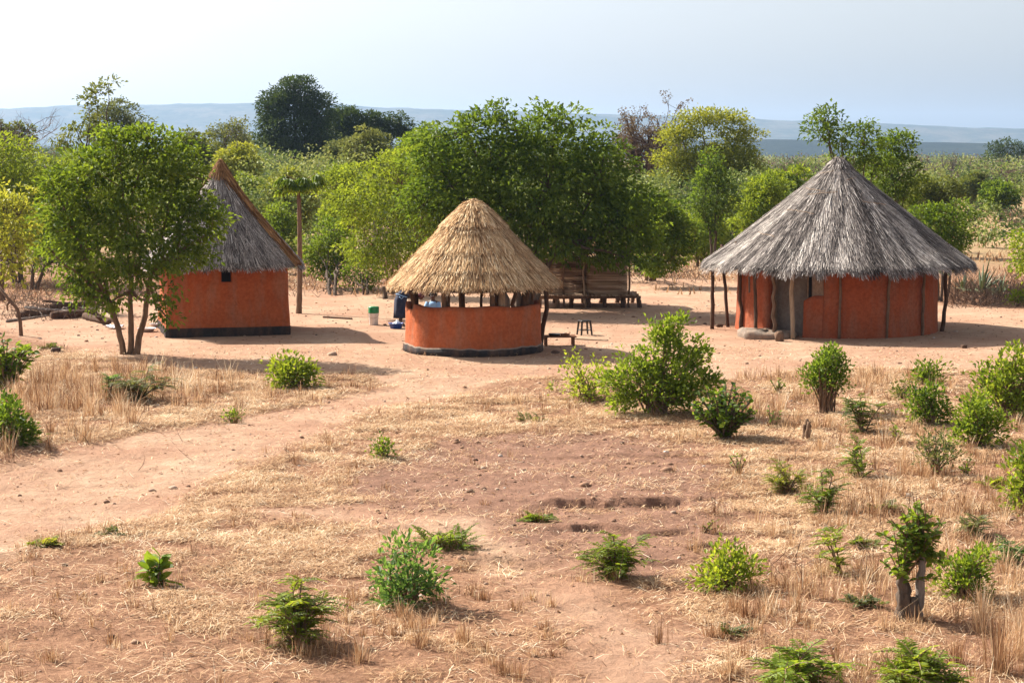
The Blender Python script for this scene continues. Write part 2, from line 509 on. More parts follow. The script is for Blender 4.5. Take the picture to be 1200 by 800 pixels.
def skeleton(base, stems, tops, cs, r0, mat, parent, twigs=110, sides=7, lean=.25, fork=25):
    """stems rise from base, limbs to each top, twigs to the leaf clusters"""
    mb = MB(); nodes = []
    base = np.array(base, float); tops = [np.array(t, float) for t in tops]
    zlow = float(np.percentile([t[2] for t in tops], fork))
    forks = []
    tops = sorted(tops, key=lambda q: q[0])
    for k in range(stems):
        off = np.array([(k - (stems - 1) / 2) * r0 * 1.25, rng.uniform(-1, 1) * r0, 0]) * (stems > 1)
        grp = [list(g_) for g_ in np.array_split(np.array(tops), stems)][k]; grp = [np.array(g_) for g_ in grp] or tops
        tgt = np.mean(grp, axis=0)
        fz = base[2] + (zlow - base[2]) * rng.uniform(.5, .85)
        fork = base + off + (tgt - base) * np.array([lean, lean, 0]) + np.array([0, 0, fz - base[2]])
        P = bez(base + off * np.array([1, 1, 0]) - np.array([0, 0, .12]), fork, rng.normal(size=3) * np.array([.12, .12, 0]) * (fz - base[2]) * .5, 9)
        P[1:-1, :2] += rng.normal(0, r0 * .12, (7, 2))
        rr = r0 / (1 + .25 * (stems - 1)) * np.linspace(1.12, .72, 9); rr[0] *= 1.25
        mb.tube(P, rr, sides); 
        forks.append(fork)
        for t in grp:
            L = np.linalg.norm(t - fork)
            Q = bez(fork, t, np.array([0, 0, -.12 * L]) + rng.normal(size=3) * .12 * L, 8)
            Q[1:-1] += rng.normal(0, .018 * L, (6, 3))
            mb.tube(Q, np.linspace(rr[-1] * .8, r0 * .14, 8), max(5, sides - 1))
            nodes.append(Q)
    nd = np.vstack(nodes)
    sel = cs[rng.permutation(len(cs))[:twigs]]
    for c in sel:
        d = np.linalg.norm(nd - c, axis=1) + .6 * np.maximum(0, nd[:, 2] - c[2])
        a = nd[np.argmin(d)]
        L = np.linalg.norm(c - a)
        if L < .05: continue
        Q = bez(a, c, rng.normal(size=3) * .12 * L + np.array([0, 0, -.05 * L]), 4)
        mb.tube(Q, np.linspace(r0 * .16, r0 * .04, 4), 4, cap=False)
    mb.build('trunk', mat, parent, True)

def pxlobes(L, D, depth=.9):
    """pixel ellipses (x, y, rx, ry[, dy]) at distance D -> world lobes"""
    o = []
    for e in L:
        x, y, rx, ry = e[:4]
        dy = e[4] if len(e) > 4 else 0
        c = atd(x, y, D + dy); s = D / FPX
        o.append(((c[0], c[1], c[2]), (rx * s, (rx + ry) / 2 * s * depth, ry * s)))
    return o

def auto(box, D, n=7):
    x0, y0, x1, y1 = box
    cx, cy, rx, ry = (x0 + x1) / 2, (y0 + y1) / 2, (x1 - x0) / 2, (y1 - y0) / 2
    s = D / FPX; o = []
    for k in range(n):
        a = 2 * PI * (k + rng.uniform(-.3, .3)) / n; q = rng.uniform(.35, .58)
        f = rng.uniform(.42, .58)
        c = atd(cx + rx * q * math.cos(a), cy + ry * q * math.sin(a), D)
        o.append(((c[0], c[1] + rng.uniform(-.5, .5) * rx * s, c[2]), (rx * f * s, rx * f * s, ry * f * s)))
    c = atd(cx, cy, D)
    o.append(((c[0], c[1], c[2]), (rx * .55 * s, rx * .55 * s, ry * .55 * s)))
    return o

def tree(label, lobes, D, bpx, nleaf, leaf, col, bark='bark', stems=1, r0=.13, name='leafy_tree', group=None, cat='tree', base=None, twigs=90, fork=25, lean=.25, **kw):
    if isinstance(lobes, tuple): lobes = auto(lobes, D)
    if base is None:
        bx, by = (bpx - 600) / FPX * D, D
    else: bx, by = base
    bz = g1(bx, by)
    t = thing(name, label, cat, (bx, by, bz), 0, group)
    lo = [((c[0] - bx, c[1] - by, c[2] - bz), r) for c, r in lobes]
    cs = crown(lo, nleaf, leaf, LF[col] if isinstance(col, str) else col, t, **kw)
    skeleton((0, 0, 0), stems, [np.array(c) - np.array([0, 0, r[2] * .3]) for c, r in lo], cs, r0, M[bark], t, twigs, fork=fork, lean=lean)
    return t

def bare_tree(label, bpx, D, top_py, spread_px, mat, name='bare_tree', nlimb=6, dense=1.0, leaves=0, leafcol='dry', leafs=.12, trunkf=.3, r0=.16, base_z=None, cat='tree'):
    bx, by = (bpx - 600) / FPX * D, D
    bz = g1(bx, by) if base_z is None else base_z
    Ht = atd(bpx, top_py, D)[2] - bz
    Rs = spread_px / 2 * D / FPX
    t = thing(name, label, cat, (bx, by, bz))
    mb = MB(); tips = []
    def br(p, d, L, r, lev):
        n = 5
        P = [p]; dd = d.copy()
        for k in range(n):
            dd = unit(dd + rng.normal(size=3) * .13 + np.array([0, 0, .03]))
            P.append(P[-1] + dd * L / n)
        P = np.array(P)
        mb.tube(P, np.linspace(r, r * .5, n + 1), 5 if lev < 2 else 3, rng.uniform(0, 1), cap=False)
        if lev >= 4: tips.append(P[-1]); return
        for k in range(int(rng.integers(3, 5) * dense + .3)):
            q = P[int(rng.integers(2, n + 1))]
            nd = unit(dd + rng.normal(size=3) * .62 + np.array([0, 0, .08]))
            br(q, nd, L * rng.uniform(.5, .78), r * .5, lev + 1)
    th = trunkf * Ht
    tr = bez((0, 0, -.1), (rng.normal() * .1 * th, 0, th), (.1 * th, 0, 0), 6)
    mb.tube(tr, np.linspace(r0 * 1.1, r0 * .8, 6), 8, .4)
    for k in range(nlimb):
        a = 2 * PI * k / nlimb + rng.uniform(-.4, .4)
        e = np.array([math.cos(a) * Rs * rng.uniform(.5, 1), math.sin(a) * Rs * rng.uniform(.5, 1), (Ht - th) * rng.uniform(.6, 1.05)])
        L = np.linalg.norm(e) * .46
        br(tr[-1], unit(e), L, r0 * .5, 1)
    mb.build('trunk', mat, t, True)
    if leaves:
        tp = np.array(tips); P = tp[rng.integers(0, len(tp), leaves)] + rng.normal(0, .12, (leaves, 3))
        Lz = leafs * rng.uniform(.6, 1.3, leaves)
        V, Fq, T = leaf_quads(P, rnd_dirs(leaves), rnd_dirs(leaves), Lz, Lz * .5, rng.uniform(0, 1, leaves))
        mesh_fast('crown', V, Fq, LF[leafcol], t, {'tint': T})
    return t

# ------------------------------------------------------------------ named trees
tree('bushy green tree on forked leaning stems in front of the pyramid-roofed hut',
     pxlobes([(140, 185, 44, 36), (200, 195, 40, 38), (98, 208, 40, 38), (222, 245, 36, 34), (80, 255, 30, 36), (150, 245, 62, 44),
              (108, 300, 42, 36), (212, 292, 34, 30), (160, 305, 44, 34, -.6), (96, 335, 22, 22), (192, 345, 18, 24, -.8),
              (66, 222, 18, 16), (246, 268, 16, 16), (180, 160, 24, 14), (128, 350, 16, 16), (200, 372, 8, 12, -.8), (60, 290, 12, 16), (238, 208, 14, 12)], 48.3), 48.3, 150, 50000, .135, 'mid', 'bark', 3, .125, fork=45, lean=.3, sep=.66,
     base=ground_at(152, 414)[:2], cl=0.43, per=60, twigs=170, gap=0.08)

tree('largest spreading dark green shade tree arching over the woven granary',
     pxlobes([(575, 175, 55, 42), (640, 180, 62, 50), (700, 200, 48, 46), (520, 190, 42, 44), (560, 232, 66, 52), (640, 245, 80, 60),
              (712, 250, 52, 52), (735, 290, 32, 30), (690, 288, 44, 24), (615, 290, 56, 28, -.5), (590, 142, 22, 14), (650, 138, 26, 16),
              (752, 255, 20, 30), (500, 232, 34, 34), (548, 150, 20, 16)], 62.0), 62.0, 612, 70000, .175, 'deep', 'bark_dark', 4, .2, sep=.64,
     base=ground_at(612, 366)[:2], cl=0.57, per=68, twigs=200, gap=0.06, aspect=.52)

tree('pale lime tree with slender stems left of the golden thatched kitchen',
     pxlobes([(470, 205, 36, 36), (445, 250, 38, 36), (490, 265, 36, 40), (430, 290, 30, 26), (470, 300, 34, 28), (415, 240, 24, 30), (505, 225, 26, 30)], 69),
     69, 466, 21000, .12, 'lime', 'bark', 5, .1, base=ground_at(466, 344)[:2], cl=0.46, per=48, gap=0.18, twigs=110)
tree('yellow-green sapling with broad leaves at the far left edge of the yard', (-30, 212, 52, 325), 63, 5, 5200, .17, 'yellow', 'bark_dark', 1, .11,
     base=ground_at(3, 352)[:2], per=28, cl=0.54, gap=0.20, tintb=.1, aspect=.6)
tree('wide light green tree behind the left edge sapling', (-70, 150, 66, 300), 76, 20, 20000, .15, 'lime', 'bark_dark', 2, .14, per=52, cl=0.61)
tree('thin stemmed lime tree between the left edge and the bushy front tree', (34, 175, 104, 300), 84, 80, 13000, .15, 'lime', 'bark_dark', 2, .12, per=48)
tree('low leafy green tree half hidden behind the bushy front tree', (20, 235, 118, 318), 72, 38, 11000, .13, 'mid', 'bark_dark', 2, .1, per=48, gap=0.20)
tree('small dark-stemmed tree right of the papaya', (358, 256, 420, 332), 73, 390, 8000, .13, 'mid', 'bark_dark', 2, .09, base=ground_at(390, 346)[:2], gap=0.18)
tree('low green sapling on two stems between the lime tree and the white bucket', (398, 300, 446, 340), 71, 428, 3000, .12, 'mid', 'bark_dark', 2, .06, base=ground_at(430, 345)[:2], gap=0.16)
tree('airy lime tree rising above the small dark-stemmed tree', (372, 185, 440, 275), 88, 410, 11000, .15, 'lime', 'bark', 3, .12, gap=0.18)
tree('tall yellowish tree behind the papaya crown', (300, 190, 372, 290), 96, 340, 13000, .16, 'yellow', 'bark', 2, .12, gap=0.16, tintb=-.15)
tree('yellow-green round tree right behind the tip of the pyramid roof', (250, 165, 312, 245), 108, 285, 11000, .18, 'yellow', 'bark', 2, .14, gap=0.12)
tree('slender green tree in the wood just right of the pyramid roof', (306, 235, 345, 330), 82, 322, 6500, .14, 'mid', 'bark_dark', 1, .08, gap=0.18)
tree('pale feathery tree below the tall dark mound tree', (395, 150, 482, 235), 112, 440, 14000, .18, 'grey', 'bark_grey', 2, .14, gap=0.16, tintb=.15)
tree('young tree with yellow leaf tips right beside the granary', (738, 222, 812, 326), 74, 760, 14000, .15, 'mid', 'bark', 3, .12, base=ground_at(762, 329)[:2], gap=0.12)
tree('tall layered yellow-green acacia rising behind the gap between kitchen and big hut',
     pxlobes([(830, 140, 40, 12), (862, 160, 28, 12), (800, 160, 30, 12), (845, 185, 44, 14), (795, 186, 30, 13), (870, 200, 22, 13), (820, 208, 46, 16), (780, 215, 22, 14),
              (835, 232, 44, 18), (860, 222, 30, 14), (800, 240, 26, 16)], 118), 118, 832, 42000, .18, 'yellow', 'bark_grey', 2, .22, per=52, cl=0.74, flat=.4, gap=0.08, tintb=-.05, name='acacia_tree', sep=.4)
tree('broad soft green tree right behind the left slope of the big roof', (872, 198, 962, 285), 102, 915, 20000, .2, 'lime', 'bark', 3, .14, tintb=-.05)
tree('olive tree in the belt just right of the front tree crown', (192, 150, 258, 228), 126, 226, 11000, .2, 'olive', 'bark_dark', 2, .14)
tree('olive round tree on the far left behind the leafless twigs', (-30, 136, 42, 196), 140, 8, 9000, .22, 'olive', 'bark_dark', 2, .15)
tree('dull green tree at the left shoulder of the large shade tree', (462, 146, 540, 232), 92, 500, 15000, .17, 'mid', 'bark', 2, .13)
tree('small grey-green tree on the plain right of the upright dark tree', (1118, 202, 1162, 240), 165, 1140, 4500, .26, 'olive', 'bark_dark', 2, .14)
tree('small lively green tree on the plain near the right edge', (1150, 212, 1196, 250), 150, 1172, 5000, .24, 'mid', 'bark_dark', 2, .14)
tree('small bush-like tree on the field beyond the sisal plants', (1062, 262, 1092, 300), 105, 1078, 2600, .18, 'lime', 'bark', 2, .07)
tree('pale green tree in the belt above the small dark-stemmed tree', (376, 160, 430, 215), 150, 402, 9000, .22, 'grey', 'bark_grey', 2, .15)
tree('yellowish rounded tree in the belt left of the tall yellowish one', (258, 205, 312, 262), 100, 290, 8000, .18, 'lime', 'bark', 2, .11)
tree('narrow dark green tree standing in front of the layered acacia', (808, 176, 858, 290), 84, 835, 7000, .15, 'deep', 'bark_dark', 2, .09, gap=0.18, per=44)
tree('soft light green tree left of the big hut roof', (852, 205, 935, 285), 92, 900, 13000, .15, 'lime', 'bark', 3, .12, gap=0.12)
tree('small sunlit green tree behind the left eave of the big hut', (790, 245, 850, 310), 88, 820, 6000, .15, 'lime', 'bark', 2, .09, gap=0.16)
tree('low olive tree touching the left slope of the big grey roof', (915, 200, 975, 260), 110, 950, 8000, .17, 'olive', 'bark', 2, .11)
tree('tall sparse dark tree whose crooked top rises over the big hut apex',
     pxlobes([(968, 140, 16, 14), (985, 160, 24, 14), (1012, 165, 18, 18), (1000, 185, 26, 16), (1025, 190, 14, 14), (958, 150, 10, 12)], 71),
     71, 1000, 5600, .15, 'deep', 'bark_dark', 2, .11, per=40, cl=0.46, gap=0.20)
tree('upright dark tree right of the big hut apex',
     pxlobes([(1050, 172, 20, 18), (1045, 200, 26, 18), (1062, 215, 18, 18), (1040, 225, 26, 16)], 74), 74, 1048, 6500, .15, 'deep', 'bark_dark', 2, .1, per=44, gap=0.16)
tree('glossy green bush-tree behind the right slope of the big roof', (1066, 228, 1140, 312), 66, 1105, 9500, .13, 'deep', 'bark_dark', 3, .08, gap=0.16)
tree('pale olive tree between the big roof and the open field', (1060, 205, 1125, 262), 96, 1092, 7500, .16, 'olive', 'bark', 2, .1)
tree('bright lime bush-tree cut by the right edge of the picture', (1182, 262, 1240, 330), 58, 1208, 4200, .12, 'lime', 'bark', 3, .06, base=ground_at(1208, 345)[:2])
tree('tall dark rounded tree growing on the earth mound', pxlobes([(345, 112, 34, 20), (322, 130, 24, 24), (368, 132, 24, 24), (345, 150, 38, 24), (322, 162, 26, 16), (372, 164, 24, 16), (345, 178, 34, 14)], 185),
     185, 347, 26000, .27, 'dark', 'bark_dark', 1, .35, base=MOUND, cl=.9, per=60, gap=.03, flat=.7, sep=.34)
tree('broad dark tree right of the tall mound tree', pxlobes([(405, 142, 24, 18), (440, 145, 26, 17), (425, 162, 38, 18), (468, 150, 14, 13)], 190), 190, 420, 20000, .27, 'dark', 'bark_dark', 2, .28, cl=.75, gap=.06, tintb=.1, sep=.36)
tree('rounded grey-green tree on the skyline over the bushy front tree', pxlobes([(135, 137, 28, 18), (122, 155, 24, 14), (150, 152, 18, 16)], 150), 150, 135, 9000, .22, 'grey', 'bark_dark', 2, .2, cl=0.81, gap=0.06, tintb=-.1)
tree('thin crooked tree with tufts poking above the left skyline', pxlobes([(112, 108, 9, 7), (104, 125, 8, 12), (127, 98, 8, 4), (108, 145, 10, 10), (90, 150, 8, 6), (76, 165, 12, 8)], 82), 82, 104, 1900, .17, 'olive', 'bark_dark', 1, .09, per=32, cl=0.41, gap=0.00)
tree('flat-topped dark thorn tree far out on the right plain', pxlobes([(1180, 172, 22, 6), (1172, 180, 18, 6), (1195, 178, 16, 6)], 330), 330, 1181, 3500, .42, 'dark', 'bark_dark', 3, .3, cl=1.49, gap=0.00, twigs=30, name='acacia_tree')

bare_tree('leafless tree with fine upright twigs at the far left skyline', 12, 84, 112, 150, M['twig_grey'], nlimb=7, r0=.12, trunkf=.5)
bare_tree('leafless leaning dark tree on the skyline left of the crooked tree', 52, 98, 146, 60, M['twig_grey'], nlimb=4, r0=.1, trunkf=.6, dense=.75)
bare_tree('pale half bare tree on the skyline left of the dark mound tree', 276, 135, 124, 96, M['twig_grey'], nlimb=8, leaves=2600, leafcol='grey', leafs=.2, trunkf=.5, r0=.2)
bare_tree('big leafless brown tree behind the large shade tree', 752, 128, 122, 130, M['twig_brown'], nlimb=13, leaves=5000, leafcol='dry', leafs=.17, trunkf=.42, r0=.25, dense=1.15)
bare_tree('leafless grey tree on the plain beyond the big hut', 1112, 240, 172, 44, M['twig_grey'], nlimb=7, leaves=300, leafcol='dry', trunkf=.3, r0=.22)
bare_tree('dry brown tree on the plain just right of the soft light green tree', 925, 170, 178, 44, M['twig_brown'], nlimb=6, leaves=500, leafcol='dry', trunkf=.35, r0=.18)
bare_tree('slim dead sapling among the trunks left of the lime tree', 332, 86, 262, 36, M['twig'], nlimb=4, trunkf=.5, r0=.06, dense=.7)

# ------------------------------------------------------------------ papaya
def papaya():
    b = ground_at(350, 367); D = b[1]
    t = thing('papaya_tree', 'papaya tree with straight bare trunk beside the pyramid-roofed hut', 'tree', b)
    zt = atd(350, 214, D)[2] - b[2]
    mb = MB()
    P = bez((0, 0, -.1), (.03, 0, zt), (.08, .05, 0), 24)
    r = np.linspace(.10, .06, 24) * (1 + .07 * np.sin(np.arange(24) * 2.6))
    mb.tube(P, r, 9); mb.build('trunk', M['bark'], t, True)
    st = MB(); Vs, Fs, Ts, n0 = [], [], [], 0
    for k in range(19):
        a = k * 2.4 + rng.uniform(-.2, .2); el = rng.uniform(-.3, .6)
        L = rng.uniform(.35, .7)
        tip = np.array([math.cos(a) * L * math.cos(el), math.sin(a) * L * math.cos(el), math.sin(el) * L])
        base = np.array([.03, 0, zt - rng.uniform(0, .12)])
        Q = bez(base, base + tip, (0, 0, .08), 4); st.tube(Q, .012, 4)
        for j in range(9):                                  # palmate blade, drooping lobes
            f = a + (j - 4) * .42
            for q in range(2):
                p = base + tip + np.array([math.cos(f), math.sin(f), -.35]) * .12 * q
                d = unit(np.array([[math.cos(f), math.sin(f), -.55 - .4 * q]]))
                V, Fq, T = leaf_quads(p[None], d, np.array([[0, 0, 1.]]),   .36, .15, np.array([rng.uniform(.3, .9)]))
                Vs.append(V); Fs.append(Fq + n0); Ts.append(T); n0 += 4
    st.build('leaf_stalks', M['bark'], t)
    mesh_fast('crown', np.vstack(Vs), np.vstack(Fs), LF['mid'], t, {'tint': np.concatenate(Ts)})
papaya()
def trunk_post(px, py, topy, label):
    b = ground_at(px, py); zt = atd(px, topy, b[1])[2]
    return b, zt

# ------------------------------------------------------------------ woodland mass behind and scrub on the plain
def mass(name, label, spec, trunkmat='bark_dark'):
    """spec: list of (x, y, height, radius, leafcount, leafsize, tint) -> one stuff object, many leaf faces"""
    Vs, Fs, Ts, n0 = [], [], [], 0
    for (x, y, h, r, nl, ls, tb) in spec:
        z0 = g1(x, y)
        ncl = max(5, nl // 16)
        d = rnd_dirs(ncl) * (rng.uniform(0, 1, ncl) ** .45)[:, None]
        low = rng.uniform(.12, .4)
        c = np.array([x, y, z0 + h * (1 + low) / 2]) + d * np.array([r, r, h * (1 - low) / 2]) * (1 + .2 * lump(d, 3.0, int(x * 7) + 3))[:, None]
        ci = rng.integers(0, ncl, nl)
        off = rng.normal(size=(nl, 3)) * np.array([1, 1, .6]) * ls * 1.6
        P = c[ci] + off
        tint = np.clip(tb + rng.normal(0, .1, ncl)[ci] + rng.normal(0, .1, nl), 0, 1)
        V, Fq, T = leaf_quads(P, unit(unit(off) + rng.normal(size=P.shape) * .5), unit(np.array([0, 0, 1.]) + rng.normal(size=P.shape) * .6),
                              ls * rng.uniform(.6, 1.4, nl), ls * .6, tint)
        Vs.append(V); Fs.append(Fq + n0); Ts.append(T); n0 += len(V)
    m = tintmat(name + '_leaves', [(0, (.10, .07, .05)), (.12, (.20, .15, .09)), (.22, (.045, .075, .02)), (.5, (.10, .145, .032)), (.75, (.20, .245, .05)), (1, (.32, .33, .09))],
                .6, .3, None, .35)
    o = mesh_fast(name, np.vstack(Vs), np.vstack(Fs), m, None, {'tint': np.concatenate(Ts)})
    return tag(o, label, 'wood', None, 'stuff')

spec = []
for k in range(560):
    D = rng.uniform(92, 300)
    px = rng.uniform(-260, 1010)
    x = (px - 600) / FPX * D
    h = rng.uniform(3.5, 6.6) * (1 if D < 200 else 1.15)
    top = YH - (h - CH) / D * FPX
    lim = 168 if px < 560 else (150 if px < 700 else 205)
    if top < lim: h = CH + (YH - lim) / FPX * D * rng.uniform(.6, 1)
    spec.append((x, D, h, h * rng.uniform(.38, .55), int(900 * (1.2 if D < 150 else .7)), .2 if D < 150 else .3, rng.choice([.3, .45, .6, .75, .85, .15], p=[.15, .25, .25, .17, .1, .08])))
mass('woodland', 'mixed green and yellow-green wood behind the compound, seen as one mass', spec)
spec = []
for k in range(80):
    D = rng.uniform(76, 100); px = rng.uniform(-200, 800)
    h = rng.uniform(.5, 2.2)
    spec.append(((px - 600) / FPX * D, D, h, h * .6, 220, .12, rng.choice([.05, .15, .35, .6, .8])))
tag(mass('undergrowth', 'low bushes under the trees behind the yard', spec), cat='undergrowth')
spec = []
for k in range(3000):
    D = 100 * (14 ** rng.uniform(0, 1)) * 1.0
    if D > 1400: continue
    px = rng.uniform(760, 1500) if rng.uniform() < .75 else rng.uniform(-500, 1500)
    if D < 190 and px > 1060 and rng.uniform() < .93: continue
    h = rng.uniform(1.4, 4.2) * (1 + .3 * (D > 300)) * (.5 if D < 160 else 1)
    top = YH - (h - CH) / D * FPX
    spec.append(((px - 600) / FPX * D, D, h, h * rng.uniform(.5, .8), 260 if D < 300 else 70, .16 + D * .0011, rng.choice([.04, .12, .4, .55, .75, .95], p=[.17, .13, .12, .18, .22, .18])))
tag(mass('scrub', 'green and brown scrub dotted over the dry plain to the horizon', spec), cat='scrub')

# ------------------------------------------------------------------ hills
def ridge(name, D0, D1, topf, seed, col):
    n = 260; m = 46
    a = np.linspace(-.75, .75, n)
    V = []
    for j in range(m):
        t = j / (m - 1)
        D = D0 + (D1 - D0) * t
        for i in range(n):
            pass
    A, Tt = np.meshgrid(a, np.linspace(0, 1, m))
    Dd = D0 + (D1 - D0) * Tt
    X = A * Dd
    top = topf(A)
    prof = sm(0, .55, Tt)
    Z = top * prof * (1 + .0) + prof * (fbm(X / 420, Dd / 300, seed, 5) - .5) * top.mean() * .35
    Z = Z + top * .02 * (vnoise(X / 18, Dd / 90, seed + 7)) * (prof > .8)
    V = np.stack([X, Dd, Z - 3], -1).reshape(-1, 3)
    i = np.arange(m - 1)[:, None] * n; j = np.arange(n - 1)[None]
    Fq = np.stack([i + j, i + j + 1, i + n + j + 1, i + n + j], -1).reshape(-1, 4)
    mm, nt, _, _ = newmat(name + '_cover')
    c = ramp(nt, noise(nt, .006, 9, .75), col)
    c = mixc(nt, .6, c, ramp(nt, noise(nt, .05, 5, .7), [(.3, (.5, .5, .5)), (.7, (1.35, 1.35, 1.35))]), 'MULTIPLY')
    finish(nt, c, 1, bump(nt, noise(nt, .03, 6, .7), .8, 12), 0)
    o = mesh_fast(name, V, Fq, mm, None, None, True)
    return tag(o, kind='structure')
def top_far(A):
    px = 600 + A * FPX
    py = np.interp(px, [-900, 0, 60, 170, 300, 480, 560, 700, 860, 1000, 1100, 1200, 2200], [128, 133, 131, 125, 124, 129, 133, 138, 143, 148, 151, 155, 165])
    return CH + (YH - py) / FPX * 7200
ridge('hills', 5600, 7800, top_far, 21, [(.3, (.02, .035, .018)), (.46, (.035, .045, .025)), (.6, (.10, .088, .058)), (.72, (.025, .036, .018))])
def top_near(A):
    px = 600 + A * FPX
    py = np.interp(px, [-900, 300, 700, 900, 1100, 1200, 2200], [176, 170, 166, 163, 166, 168, 174])
    return CH + (YH - py) / FPX * 3300
ridge('low_hills', 2600, 3700, top_near, 31, [(.35, (.008, .014, .010)), (.55, (.018, .026, .016)), (.7, (.05, .05, .03))])

# ------------------------------------------------------------------ thatch
def square_r(th, k=.88):
    c, s = np.abs(np.cos(th)), np.abs(np.sin(th))
    q = 1 / np.maximum(c, s)
    return 1 + (q - 1) * k

def thatch(name, prof, mat, parent, n, ln=(.35, .8), wd=.022, lift=.05, plan=None, slant=0, th_off=0, tmin=0, tmax=1.0, hang=.12, tb=.5, layers=None, tint_streak=.18, rough=1.0):
    """prof: [(r, z)] apex to eave, along t 0..1; thousands of separate straw bundles laid down the slope"""
    pr = np.array(prof, float)
    sl = np.r_[0, np.cumsum(np.hypot(np.diff(pr[:, 0]), np.diff(pr[:, 1])))]; S = sl[-1]; tt = sl / S
    R = lambda t: np.interp(t, tt, pr[:, 0]) + np.maximum(0, t - 1) * S * .42
    Z = lambda t: np.interp(t, tt, pr[:, 1]) - np.maximum(0, t - 1) * S * .92
    t_end = tmin + (tmax - tmin) * np.sqrt(rng.uniform(0.0, 1, n))
    if layers:                                                     # courses of thatch whose butts end together
        k = rng.uniform(0, 1, n) < .55
        lay = np.array(layers)
        t_end = np.where(k, lay[rng.choice(len(lay), n, p=lay / lay.sum())] + rng.normal(0, .017, n) + .02 * np.sin(np.arange(n) * .0), t_end)
    ne = int(n * .16)                                               # eave fringe
    t_end[:ne] = tmax + rng.uniform(-.03, hang / S, ne) 
    L = rng.uniform(ln[0], ln[1], n) / S
    t0 = np.maximum(tmin * .2, t_end - L)
    th = rng.uniform(0, 2 * PI, n)
    # uneven bundles
    ragg = .03 * np.sin(th * 9 + 1.3) + .05 * np.sin(th * 23) + .06 * np.sin(th * 51 + 2) + .06 * np.sin(th * 87)
    t_end = t_end + (t_end > tmax - .06) * ragg * .22
    dth = rng.normal(slant, .10 * rough, n) / np.maximum(.25, R(t_end)) * (t_end - t0) * S
    if plan is None: plan = lambda a: np.ones_like(a)
    base_off = rng.uniform(0, .03, n)
    lf = rng.uniform(0, 1, n) ** 2 * lift
    w = wd * rng.uniform(.5, 1.5, n)
    V = np.zeros((n, 3, 2, 3))
    nz = np.array([1.0, .9])
    for q, f in enumerate((0, .55, 1.0)):
        t = t0 + (t_end - t0) * f
        a = th + dth * (f - .3)
        r = R(t) * plan(a); z = Z(t)
        off = base_off + lf * f ** 1.5 + .012 * f
        rr = r + off * .65; zz = z + off * .75
        ww = w * (1.0, .95, .55)[q]
        for e, sgn in enumerate((-.5, .5)):
            ang = a
            V[:, q, e, 0] = rr * np.cos(ang) - sgn * ww * np.sin(ang)
            V[:, q, e, 1] = rr * np.sin(ang) + sgn * ww * np.cos(ang)
            V[:, q, e, 2] = zz + sgn * rng.uniform(-.3, .3, n) * ww
    b = np.arange(n)[:, None] * 6
    Fq = np.concatenate([b + np.array([[0, 1, 3, 2]]), b + np.array([[2, 3, 5, 4]])], 1).reshape(-1, 4)
    streak = tint_streak * (np.sin(th * 7 + 2) + np.sin(th * 17 + t_end * 5) + np.sin(th * 37 + t_end * 9)) * .5
    tint = np.clip(tb + streak + rng.normal(0, .27, n), 0, 1)
    return mesh_fast(name, V.reshape(-1, 3), Fq, mat, parent, {'tint': np.repeat(tint, 6)})

def shellroof(prof, mat, parent, plan=None, n=48, name='roof_lining', drop=.03):
    """solid under-layer of the roof, closed on the underside"""
    if plan is None: plan = lambda a: np.ones_like(a)
    (r2, z2), (r1, z1) = prof[-2], prof[-1]
    prof = prof[:-1] + [(r2 + (r1 - r2) * .82, z2 + (z1 - z2) * .82)]
    pr = [(max(.001, r - .01), z - drop) for r, z in prof]
    pr = pr + [(max(.002, r - .03), z - .10) for r, z in pr[::-1]]
    th = np.arange(n) * 2 * PI / n
    pl = plan(th)
    V = [[r * p * math.cos(a), r * p * math.sin(a), z] for r, z in pr for a, p in zip(th, pl)]
    m = len(pr); e = []
    for i in range(m - 1):
        for j in range(n):
            e.append([i * n + j, i * n + (j + 1) % n, (i + 1) * n + (j + 1) % n, (i + 1) * n + j])
    return MB().add(V, e).build(name, mat, parent)

def pole(mb, a, b, r, wob=.04, n=9, tint=None, rend=None):
    a, b = np.array(a, float), np.array(b, float)
    P = bez(a, b, rng.normal(size=3) * np.array([1, 1, 0]) * wob * 1.4, n)
    P[1:-1, :2] += rng.normal(0, wob * .22, (n - 2, 2))
    rr = np.linspace(r, rend or r * .82, n) * (1 + rng.normal(0, .06, n))
    mb.tube(P, rr, 8, tint)

def wallring(R, thick, z0, z1f, a0, a1, n, wob=.0, base_flare=.05):
    """mud wall of uneven thickness between angles, top height function"""
    th = np.linspace(a0, a1, n + 1)
    rows = 9
    V = []; q = n + 1
    for side in (1, -1):
        for k in range(rows + 1):
            f = k / rows
            for a in th:
                z1 = z1f(a)
                z = z0 + (z1 - z0) * f
                r = R + side * thick / 2 + (base_flare * (1 - f) ** 3 if side > 0 else 0)
                r += wob * (math.sin(a * 5 + f * 2) + .6 * math.sin(a * 11 + 3 * f + 1) + .3 * math.sin(a * 23 - 5 * f))
                if k == rows: r -= side * .02
                V.append([r * math.cos(a), r * math.sin(a), z])
    e = []; half = (rows + 1) * q
    for s in (0, 1):
        for k in range(rows):
            for j in range(n):
                A = s * half + k * q + j
                e.append([A, A + 1, A + q + 1, A + q] if s == 0 else [A + 1, A, A + q, A + q + 1])
    for j in range(n):
        A = rows * q + j
        e.append([A, A + 1, half + A + 1, half + A])
    for j in (0, n):
        for k in range(rows):
            A = k * q + j
            e.append([A, A + q, half + A + q, half + A] if j == 0 else [A + q, A, half + A, half + A + q])
    return V, e

